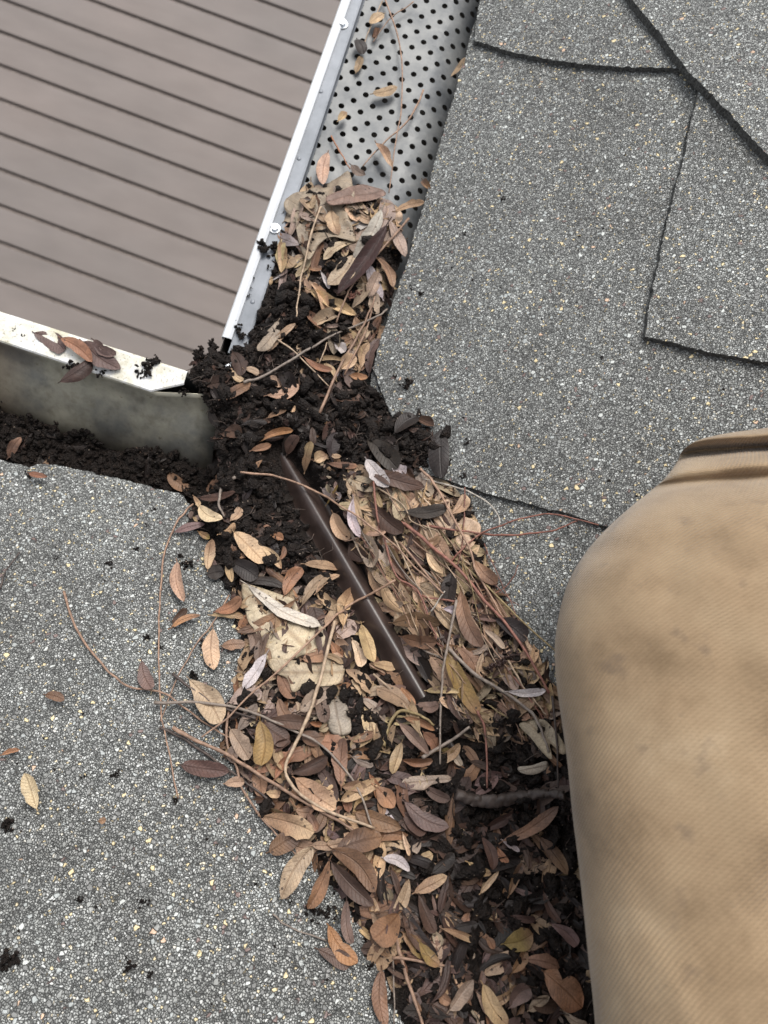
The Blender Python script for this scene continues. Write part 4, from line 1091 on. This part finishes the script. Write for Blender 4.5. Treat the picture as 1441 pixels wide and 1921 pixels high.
big_leaf('oak_leaf', q_('E', '1108 470 1190 380 1262 440 1292 600 1240 648 1160 632 1130 560'), (.27, .23, .185), 'crumpled silvery tan leaf left of the foot of the rib', .005, .006, 14)
big_leaf('bark_flake', q_('D', '980 930 1080 900 1150 900 1222 970 1302 1090 1270 1132 1190 1060 1192 1160 1140 1120 1060 1020'), (.33, .27, .19), 'pale peeling bark flake at the hollow beside the trouser leg', .006, .006, 15, cat='bark')
big_leaf('bark_flake', q_('D', '975 1215 1060 1205 1170 1180 1180 1225 1080 1270 985 1250'), (.33, .28, .22), 'pale bark strip lying crosswise under the dark hollow', .005, .003, 16, cat='bark')
big_leaf('bark_flake', q_('D', '200 1310 260 1280 400 1275 500 1270 520 1310 400 1335 330 1370 210 1360'), (.30, .23, .18), 'whitish rotten wood flake below the foot of the rib', .006, .005, 17, cat='bark')
# ------------------------------------------------------------------ twigs and stalks
def tube(P, R, seg=7, wob=.12, sd=0):
    P = np.array(P); n = len(P); V = []; T = np.gradient(P, axis=0); T /= np.linalg.norm(T, axis=1)[:, None]
    for i in range(n):
        u = np.cross(T[i], [0, 0, 1.0]); u /= np.linalg.norm(u)+1e-9; w_ = np.cross(u, T[i])
        rr = R[i]*(1+(wob*noise3([i*.9+sd], [sd*1.7])[0] if wob < .3 else .3*noise3([i*.14+sd], [sd*1.7])[0]))
        for k in range(seg):
            a = 2*math.pi*k/seg; q = rr*(1+(.30*noise3([i*.31], [k*.9+sd])[0]+.10*noise3([i*1.1], [k*1.7])[0] if wob > .3 else 0)); V.append(P[i]+u*math.cos(a)*q+w_*math.sin(a)*q)
    Fc = [(i*seg+k, i*seg+(k+1) % seg, (i+1)*seg+(k+1) % seg, (i+1)*seg+k) for i in range(n-1) for k in range(seg)]
    V.append(P[0]); V.append(P[-1]); a = len(V)-2
    F3 = [(a, (k+1) % seg, k, k) for k in range(seg)]
    Fl = Fc+[(a, (k+1) % seg, k) for k in range(seg)]+[(a+1, (n-1)*seg+k, (n-1)*seg+(k+1) % seg) for k in range(seg)]
    return V, Fl
def catmull(P, k=6):
    P = np.array(P); Q = []
    Pp = np.vstack([2*P[0]-P[1], P, 2*P[-1]-P[-2]])
    for i in range(1, len(Pp)-2):
        p0, p1, p2, p3 = Pp[i-1:i+3]
        for t in np.linspace(0, 1, k+1)[:-1]: Q.append(.5*((2*p1)+(-p0+p2)*t+(2*p0-5*p1+4*p2-p3)*t*t+(-p0+3*p1-3*p2+p3)*t**3))
    Q.append(P[-1]); return np.array(Q)
TW = dict(n=(.26, .165, .115), q=(.36, .27, .19), d=(.055, .04, .034), s=(.20, .165, .14), e=(.20, .085, .062), h=(.40, .37, .33), z=(.20, .15, .07))
TWN = dict(n='brown', q='pale tan', d='dark', s='grey', e='reddish', h='whitish', z='olive')
TWIGS = '''
452 886 532 897 604 929 654 958 705 994 741 1023 790 1075 832 1113;6;n;15;long pinkish stalk crossing the upper part of the rib
789 878 817 911 850 969 881 1031 894 1072 919 1114 944 1158;7;n;9;pinkish stalk slanting down from the shingle step right of the rib
753 981 778 997 822 1036 867 1075 906 1122 944 1164 990 1229 1030 1300;9;e;9;thick reddish jointed stem running down the right edge of the litter
844 1055 867 1031 900 1003 947 983 1000 967 1050 966 1122 986;5;e;7;arching reddish stalk reaching over the right shingle to the step
800 986 839 992 900 1001 947 1004 1000 1001 1050 992 1083 976;6;e;6;smooth red stalk lying crosswise on the right shingle
778 896 822 905 864 917 906 936 933 964 938 986;5;h;3;curved whitish stalk at the shingle step right of the heap
906 1119 939 1108 964 1083 972 1061;3;e;4;hair-thin hooked stalk on the right shingle
850 1044 894 1081 944 1131 1000 1183 1048 1226;6;z;6;straight olive stalk reaching the trouser leg
458 717 492 706 556 669 622 631 700 597 727 580;8;s;9;long grey twig crossing the foot of the upper heap
599 775 636 692 678 617 700 568;8;n;8;thick pinkish stalk standing up in the mould above the rib end
603 388 597 400 578 461 567 511 558 567 557 594;6;q;11;pale tan stalk running down over the lobed oak leaf
767 411 722 461 664 531 650 556 631 605;7;n;11;straight pink stalk over the dark strap-shaped leaf
720 -10 745 64 754 124 752 206 741 277 730 362;5;n;5;long thin stalk running down the perforated guard
718 2 688 67 681 97;4;q;3;short pale stalk at the top left of the guard
621 255 640 288 657 318;5;o;4;short orange stalk on the left of the guard
795 169 767 225 722 266 681 311;6;n;5;brown twig slanting over the middle of the guard
776 4 730 37 700 79;4;n;4;short stalk from the top edge of the guard
514 633 556 664 617 725;5;q;7;pale forked stalk lying under the long grey twig
647 703 689 611 703 556;6;n;7;slender brown stalk beside the shingle edge in the upper heap
614 642 600 681;4;q;6;tiny pale stalk in the upper heap
441 895 416 914 411 947 420 969;8;s;8;fuzzy hooked grey-brown stalk in the mould left of the rib end
362 945 335 975 318 1010 305 1060 300 1130 298 1200 300 1290 305 1350 318 1420 335 1498;5;n;4;very long thin stalk running down the left slope
120 1110 135 1160 165 1215 210 1265 250 1290 300 1297 342 1325 397 1364 468 1404;6;n;4;long curved stalk on the left slope entering the heap
290 1318 356 1318 417 1322 486 1342 536 1364 597 1394 647 1444 678 1494 697 1552;7;s;9;grey twig crossing the whole left litter
325 1264 367 1297 411 1325 480 1348;7;d;6;dark stalk over the large pale buff leaf
324 1364 361 1386 417 1411 478 1447 564 1500 633 1539 702 1582;9;n;8;thick straight brown stem at the lower left of the heap
300 1364 350 1389 417 1436 472 1475 517 1511;7;d;4;dark grey stem just below the thick brown stem
630 1165 600 1278 578 1347 550 1406 536 1450 567 1494 633 1528 702 1554;9;q;12;bent pale twig with an elbow left of the rib foot
742 1089 664 1131 628 1158 572 1211 517 1264 472 1300 428 1345 378 1383;6;n;12;long straight stalk crossing the rib and the speckled leaf
428 1333 425 1389 444 1442 456 1483 489 1533 517 1564 556 1606;6;n;5;wavy stalk hanging down the left heap edge onto the shingle
430 1117 397 1172 367 1211 336 1267 300 1352;4;n;3;thin stalk slanting across the left slope beside the tan oval leaf
856 1125 839 1219 828 1294 826 1434;7;s;11;upright grey forked twig over the olive-brown leaf
792 1422 839 1394 881 1364;9;s;10;short cut grey twig across the foot of the rib
700 1264 750 1311 783 1364 803 1408;5;q;8;thin pale stalk left of the lower rib
772 1219 792 1211 833 1194;9;d;8;short black twig touching the right side of the rib
790 1217 833 1236;5;s;7;short grey stalk under the black twig
839 1214 894 1267 939 1294 992 1331 1012 1360 1030 1410;9;s;8;thick grey-mauve stem leading to the hollow by the trouser leg
897 1333 911 1378 915 1480;6;e;8;dark red stalk hanging over the black mould
1036 1306 1044 1378 1047 1480;6;d;9;black stalk next to the trouser leg
856 1492 911 1503 972 1494 1022 1489 1060 1492;24;d;9;thick dark rotten branch lying crosswise by the trouser leg
511 1714 544 1739 617 1768;4;s;2;thin grey stalk alone on the lower left shingle
735 1795 783 1803 850 1812;6;n;6;brown stalk below the yellow leaf
735 1745 738 1830 740 1921;4;s;3;straight thin stalk beside the long veined leaf at the bottom
739 1744 758 1811 783 1894 800 1935;8;n;4;brown stem at the bottom edge of the heap
720 1400 722 1383 736 1350 756 1333 792 1344 815 1362;9;z;8;curled olive strip forming a loop left of the rib foot
0 1105 12 1070 38 1035;5;d;3;dark wispy stalk at the far left on the slope
700 900 711 989 720 1010 744 1080 783 1108 811 1178 819 1200;6;e;9;reddish stalk running beside the rib through the right litter
738 1006 784 1103;5;q;8;short pale stalk in the right litter near the rib
750 1016 831 1115;6;n;8;brown stalk parallel to the thick reddish stem
808 1148 835 1110;4;h;9;tiny white splinter in the right litter
1262 925 1272 941;4;z;4;tiny green blade on the shingle above the knee
855 1128 800 1120 760 1095;5;e;8;thin red stalk lying crosswise in the right litter
'''
def twig(px, wpx, code, lift, sd):
    P = [hitf(x, y, smooth_top, lift) for x, y in px]; P = catmull(P, 7 if wpx < 15 else 18)
    # rest on the surface, never under it
    for i in range(len(P)):
        P[i][2] = max(P[i][2], topz(P[i][0], P[i][1])+wpx*.0002)
    z = P[:, 2].copy()
    for _ in range(6): z[1:-1] = .25*z[:-2]+.5*z[1:-1]+.25*z[2:]
    P[:, 2] = z; P[:, 0] += .0006*noise3(P[:, 0]*0+np.arange(len(P))*.45, P[:, 0]*0+sd*3.3); P[:, 1] += .0006*noise3(np.arange(len(P))*.45, P[:, 0]*0+sd*5.1+9)
    rad = wpx*.5*.00029; R = [rad*(1.15-.45*i/len(P)) for i in range(len(P))]
    return tube(P, R, seg=7 if wpx < 15 else 14, sd=sd, wob=.45 if wpx > 15 else .15)
TW['o'] = (.33, .15, .08); TWN['o'] = 'orange'
for i, ln in enumerate(TWIGS.strip().splitlines()):
    c, wd, code, lf, lab = ln.split(';'); v = [float(a) for a in c.split()]; px = [(v[j], v[j+1]) for j in range(0, len(v), 2)]
    V, Fl = twig(px, float(wd), code, float(lf)*.001, i); V = np.array(V); ctr = V.mean(0)
    o = mesh_np('twig', V-ctr, Fl, M_TWIG, col=np.tile(np.array(TW[code])*rng.uniform(.85, 1.15), (len(V), 1))); o.location = ctr
    tag(o, lab, 'twig', 'twigs and stalks on the roof valley')
r = np.random.default_rng(5)
k = 0
ZP = np.array([(650, 900), (850, 925), (960, 1130), (1040, 1290), (1020, 1370), (880, 1380), (720, 1110)], float)
while k < 60:
    x = r.uniform(640, 1040); y = r.uniform(890, 1380)
    if not pin(ZP, x, y): continue
    a = math.radians(57+r.normal()*(16 if k < 18 else 7)); Ln = r.uniform(40, 120); dx, dy = math.cos(a)*Ln, math.sin(a)*Ln
    bx, by = (r.normal()*6, r.normal()*6) if k < 18 else (r.normal()*2, r.normal()*2)
    if x-dx-(521+(y-dy-838)*.585) < 30 or x-dx < 600 or y-dy < 880: continue
    code = 'nneqsqnz'[r.integers(8)]
    V, Fl = twig([(x-dx, y-dy), (x-dx*.3+bx, y-dy*.3-bx), (x+dx*.3+by, y+dy*.3), (x+dx*.6, y+dy*.6)], r.uniform(3, 6) if k < 18 else r.uniform(2, 3.5), code if k < 18 else 'qqsn'[k % 4], r.uniform(.003, .008), 100+k); V = np.array(V); ctr = V.mean(0)
    o = mesh_np('twig', V-ctr, Fl, M_TWIG, col=np.tile(np.array(TW[code])*r.uniform(.7, 1.15), (len(V), 1))); o.location = ctr
    tag(o, unique(f'fine {TWN[code if k < 18 else "qqsn"[k % 4]]} stalk', x, y, ('', ' steeply slanting', ' lightly bowed')), 'twig', 'fine parallel stalks right of the rib'); k += 1
# fine root hairs and shreds in the mould
BV = []; BF = []; nb = 0
for i in range(420):
    while True:
        x = r.uniform(HW[:, 0].min(), HW[:, 0].max()); y = r.uniform(HW[:, 1].min(), HW[:, 1].max())
        if pin(HW, x, y) and (in_soil(x, y) or r.random() < .2) and dseg(rib[0][:2], rib[-2][:2], np.array([x]), np.array([y]))[0][0] > .015: break
    a = r.uniform(0, 6.28); L_ = r.uniform(.005, .02); z = hz1(x, y)+.0008
    P = [np.array([x+L_*t*math.cos(a+t*r.uniform(-.6, .6)), y+L_*t*math.sin(a+t*.5), z+.003*math.sin(t*3)*r.random()]) for t in (0, .33, .66, 1)]
    V, Fl = tube(P, [.0003]*4, seg=4, sd=i); BV += V; BF += [tuple(q+nb for q in f) for f in Fl]; nb += len(V)
o = mesh_np('root_fibres', BV, BF, M_TWIG, col=np.tile(np.array([.07, .05, .04]), (len(BV), 1))); tag(o, 'fine dark root hairs and shreds tangled in the black mould', 'root fibres', kind='stuff')
# ------------------------------------------------------------------ clods of mould that fell on the shingles, the lip and the flange
CL = [(105, 1047, 5, 0), (205, 1060, 8, 0), (275, 985, 5, 0), (258, 1030, 6, 0), (290, 955, 5, 0), (55, 893, 9, 0), (240, 1815, 10, 0), (281, 1826, 7, 0), (14, 1802, 17, 0), (18, 1546, 14, 0), (160, 1456, 6, 0), (150, 1690, 7, 0), (181, 1702, 5, 0), (272, 1692, 8, 0), (218, 1452, 8, 0), (330, 1502, 7, 0), (275, 1196, 9, 0), (300, 1215, 7, 0), (385, 1212, 12, 0), (366, 1268, 12, 0), (400, 1440, 9, 0),
      (775, 545, 14, 0), (790, 552, 8, 0), (945, 375, 7, 0), (871, 438, 6, 0), (940, 540, 4, 0), (765, 722, 14, 0), (742, 706, 7, 0), (760, 756, 5, 0), (878, 830, 8, 0), (870, 893, 8, 0), (1128, 672, 6, 0), (1020, 600, 4, 0), (590, 1712, 13, 0), (618, 1712, 11, 0), (545, 1695, 5, 0), (350, 1060, 14, 0), (340, 1042, 9, 0), (480, 1660, 5, 0), (840, 868, 9, 0), (690, 1812, 8, 0), (795, 870, 7, 0),
      (505, 470, 17, 1), (490, 462, 8, 1), (505, 500, 5, 1), (468, 556, 4, 1), (476, 522, 3, 1), (472, 540, 3, 1), (447, 618, 9, 1), (455, 632, 11, 1), (441, 601, 4, 1), (280, 690, 15, 1), (290, 678, 11, 1), (268, 702, 9, 1), (212, 690, 8, 1), (190, 700, 8, 1), (140, 690, 12, 1), (28, 618, 5, 1), (44, 630, 4, 1), (345, 738, 8, 1), (375, 668, 15, 1), (400, 650, 13, 1), (392, 690, 15, 1), (384, 730, 13, 1), (412, 668, 12, 1), (405, 720, 14, 1), (400, 760, 12, 1)]
for i, (x, y, s, kd) in enumerate(CL):
    fn = (lambda a, b: .004) if kd else topz
    p = hitf(x, y, fn); kk = s*(.00040 if kd else .00031); cr = []; rr = []
    for j in range(int(7+s*.9)):
        e = rng.normal(size=3)*kk*np.array([.62, .62, .25]); cr.append(e+np.array([0, 0, kk*.35])); rr.append(kk*rng.uniform(.22, .5))
    v, f = crumbs(cr, rr)
    o = mesh_np('soil_clod', v, f, M_SOIL); o.location = p
    tag(o, unique(('large' if s > 12 else 'middling' if s > 7 else 'tiny')+' black clod of mould '+('on the gutter metal' if kd else 'on the shingle'), x, y), 'soil clod', 'clods of mould fallen around the heap')

for (x, y, L_, a, c, lab) in ((664, 560, 30, -35, (.16, .07, .05), 'reddish brown catkin beside the side-lobed tan leaf in the upper heap'), (940, 1240, 62, -25, (.045, .022, .018), 'dark bristly catkin in the litter above the silver-grey leaf')):
    p = hitf(x, y, topz); cr = []; rr = []
    for j in range(int(L_*1.6)):
        t = rng.uniform(-.5, .5)*L_*.00042; ca, sa = math.cos(math.radians(a-17)), -math.sin(math.radians(a-17))
        cr.append((t*ca+rng.normal()*.0012, t*sa+rng.normal()*.0012, .006+rng.normal()*.0011)); rr.append(rng.uniform(.0006, .0013))
    v, f = crumbs(np.array(cr), rr); o = mesh_np('catkin', v, f, M_TWIG, col=np.tile(np.array(c), (len(v), 1))); o.location = p
    tag(o, lab, 'catkin')
# grit, specks and shreds blown over the shingles
cr = []; rr = []; r = np.random.default_rng(12)
for i in range(420):
    x = r.uniform(0, 1441); y = r.uniform(0, 1921)
    p = hitf(x, y, topz)
    if (p[0] < .01 and p[1] > -.01) or pin(HW, p[0], p[1]): continue
    cr.append(p+np.array([0, 0, .0004])); rr.append(.0004+.0010*r.random()**4)
v, f = crumbs(cr, rr); o = mesh_np('grit', v, f, M_SOIL); tag(o, 'fine dark specks of mould scattered over the shingles', 'grit', kind='stuff')

# ================================================================== the kneeling person's leg in canvas trousers
person = empty('person', (.32, -.35, .15)); tag(person, 'person kneeling on the shingles in tan canvas trousers, one bent leg in view', 'person')
ROWS = [(806, 1452, .165), (816, 1360, .205), (828, 1305, .222), (842, 1282, .218), (852, 1274, .203), (862, 1270, .207), (876, 1262, .232), (894, 1248, .246), (908, 1234, .246), (916, 1224, .242), (926, 1213, .244), (944, 1190, .262), (980, 1150, .281), (1025, 1108, .295), (1075, 1075, .303), (1130, 1056, .308), (1200, 1044, .311), (1270, 1043, .313), (1340, 1050, .316), (1430, 1060, .320), (1540, 1068, .325), (1640, 1078, .330), (1760, 1088, .338), (1880, 1098, .345), (2050, 1118, .36), (2300, 1150, .385), (2600, 1190, .42), (2900, 1230, .45)]
Rr = catmull(ROWS, 4); NA = 72; V = []; UV = []; vlen = 0; prev = None
a_r = RC@np.array([1.0, 0, 0]); a_r[2] = 0; a_r /= np.linalg.norm(a_r)
for i, (py, lx_, zt) in enumerate(Rr):
    lx_ = lx_+float(np.interp(py, [900, 1000, 1200, 1430, 1700, 1921, 2300], [0, -4, -5, 3, 12, 20, 24]))
    f = min(1, max(0, (py-812)/230)); rz = .022+.062*f; zc = zt-rz
    L0 = hitz(lx_, py, zc); Cn = hitz(1640, py, zc); rx = np.linalg.norm((Cn-L0)[:2])
    ctr = L0+a_r*rx
    if prev is not None: vlen += np.linalg.norm(ctr-prev)
    prev = ctr
    for j in range(NA+1):
        th = math.pi*(-.30+1.60*j/NA)             # from below the left edge over the top to below the right edge
        c, s = math.cos(th), math.sin(th); ex = 2/2.6
        X = -np.sign(c)*abs(c)**ex*rx; Z = np.sign(s)*abs(s)**(ex if s > 0 else .9)*(rz if s > 0 else max(.03, zc-PITCH*max(ctr[0]-rx, 0)-.0))*(1 if s > 0 else 1.15)
        u = j/NA*(.48)
        fold = .0028*math.sin(X*38+py*.004+1.5*math.sin(py*.003))*S(900, 1100, py)+.0080*float(noise3([X*20+py*.004], [py*.0045])[0])+.0028*float(noise3([X*55-py*.006], [py*.009])[0])+.0010*float(noise3([X*140], [py*.02])[0])
        fold += .0045*math.exp(-(((py-1180-X*900)/55)**2))*S(-.05, .06, X)-.0040*math.exp(-(((py-1480+X*1500)/70)**2))*S(.10, -.02, X)+.0035*math.exp(-(((py-1000-X*400)/30)**2))
        # seam ridge low on the left side
        sx = (X+rx)-(.008+.020*S(1600, 1921, py)); seam = .0036*math.exp(-(sx/.0022)**2)*S(1560, 1680, py)
        # crumpled knee folds
        kn = .0022*math.sin((py-830)/16+X*25)*S(1010, 900, py)*S(0, .05, X+rx)
        if s < 0: X *= 1-.42*abs(s)
        V.append(ctr+a_r*X+np.array([0, 0, Z+(fold+seam+kn)*max(0, s)])); UV.append((u, vlen))
K = NA+1; nr = len(Rr)
Fc = np.array([(i*K+j, i*K+j+1, (i+1)*K+j+1, (i+1)*K+j) for i in range(nr-1) for j in range(NA)])
o = mesh_np('trousers', np.array(V)-np.array(person.location), Fc, M_CLOTH, person, uv=np.array(UV))
s = o.modifiers.new('s', 'SUBSURF'); s.levels = s.render_levels = 2
# the rest of the person, outside the picture: hips, back, arms, head over the second leg
def skinned(name, pts, edges, rad, mat):
    bm = bmesh.new(); sl = bm.verts.layers.skin.verify(); vs = [bm.verts.new(np.array(p)-np.array(person.location)) for p in pts]
    for v_, q in zip(vs, rad): v_[sl].radius = (q, q); v_[sl].use_root = v_ is vs[0]
    for a, b_ in edges: bm.edges.new((vs[a], vs[b_]))
    me = bpy.data.meshes.new(name); bm.to_mesh(me); bm.free(); me.materials.append(mat)
    b = bpy.data.objects.new(name, me); COL.objects.link(b); b.parent = person
    b.modifiers.new('k', 'SKIN'); q2 = b.modifiers.new('s', 'SUBSURF'); q2.levels = q2.render_levels = 2
    for p in me.polygons: p.use_smooth = True
    b.modifiers['k'].use_smooth_shade = True
    return b
hip = np.array([.52, -.80, .50])
PT = [hip, (.62, -.92, .72), (.60, -.88, .98), (.56, -.80, 1.18), (.53, -.76, 1.28), (.50, -.70, 1.38), (.50, -.68, 1.46),
      (.42, -.92, 1.16), (.26, -.74, .94), (.14, -.44, .80), (.72, -.66, 1.16), (.62, -.42, .96), (.40, -.20, .82)]
skinned('body', PT, [(0, 1), (1, 2), (2, 3), (3, 4), (4, 5), (5, 6), (3, 7), (7, 8), (8, 9), (3, 10), (10, 11), (11, 12)], [.15, .16, .17, .13, .055, .085, .07, .06, .045, .035, .06, .045, .035], simple('grey_work_jacket', (.10, .11, .12), .85, 0, 30, .2, .0004, 300))
skinned('trouser_leg', [hip+np.array([.12, .04, -.02]), (.86, -.52, .52), (.98, -.32, .54), (1.02, -.44, .44), (1.0, -.72, .42)], [(0, 1), (1, 2), (2, 3), (3, 4)], [.10, .085, .07, .06, .05], M_CLOTH)
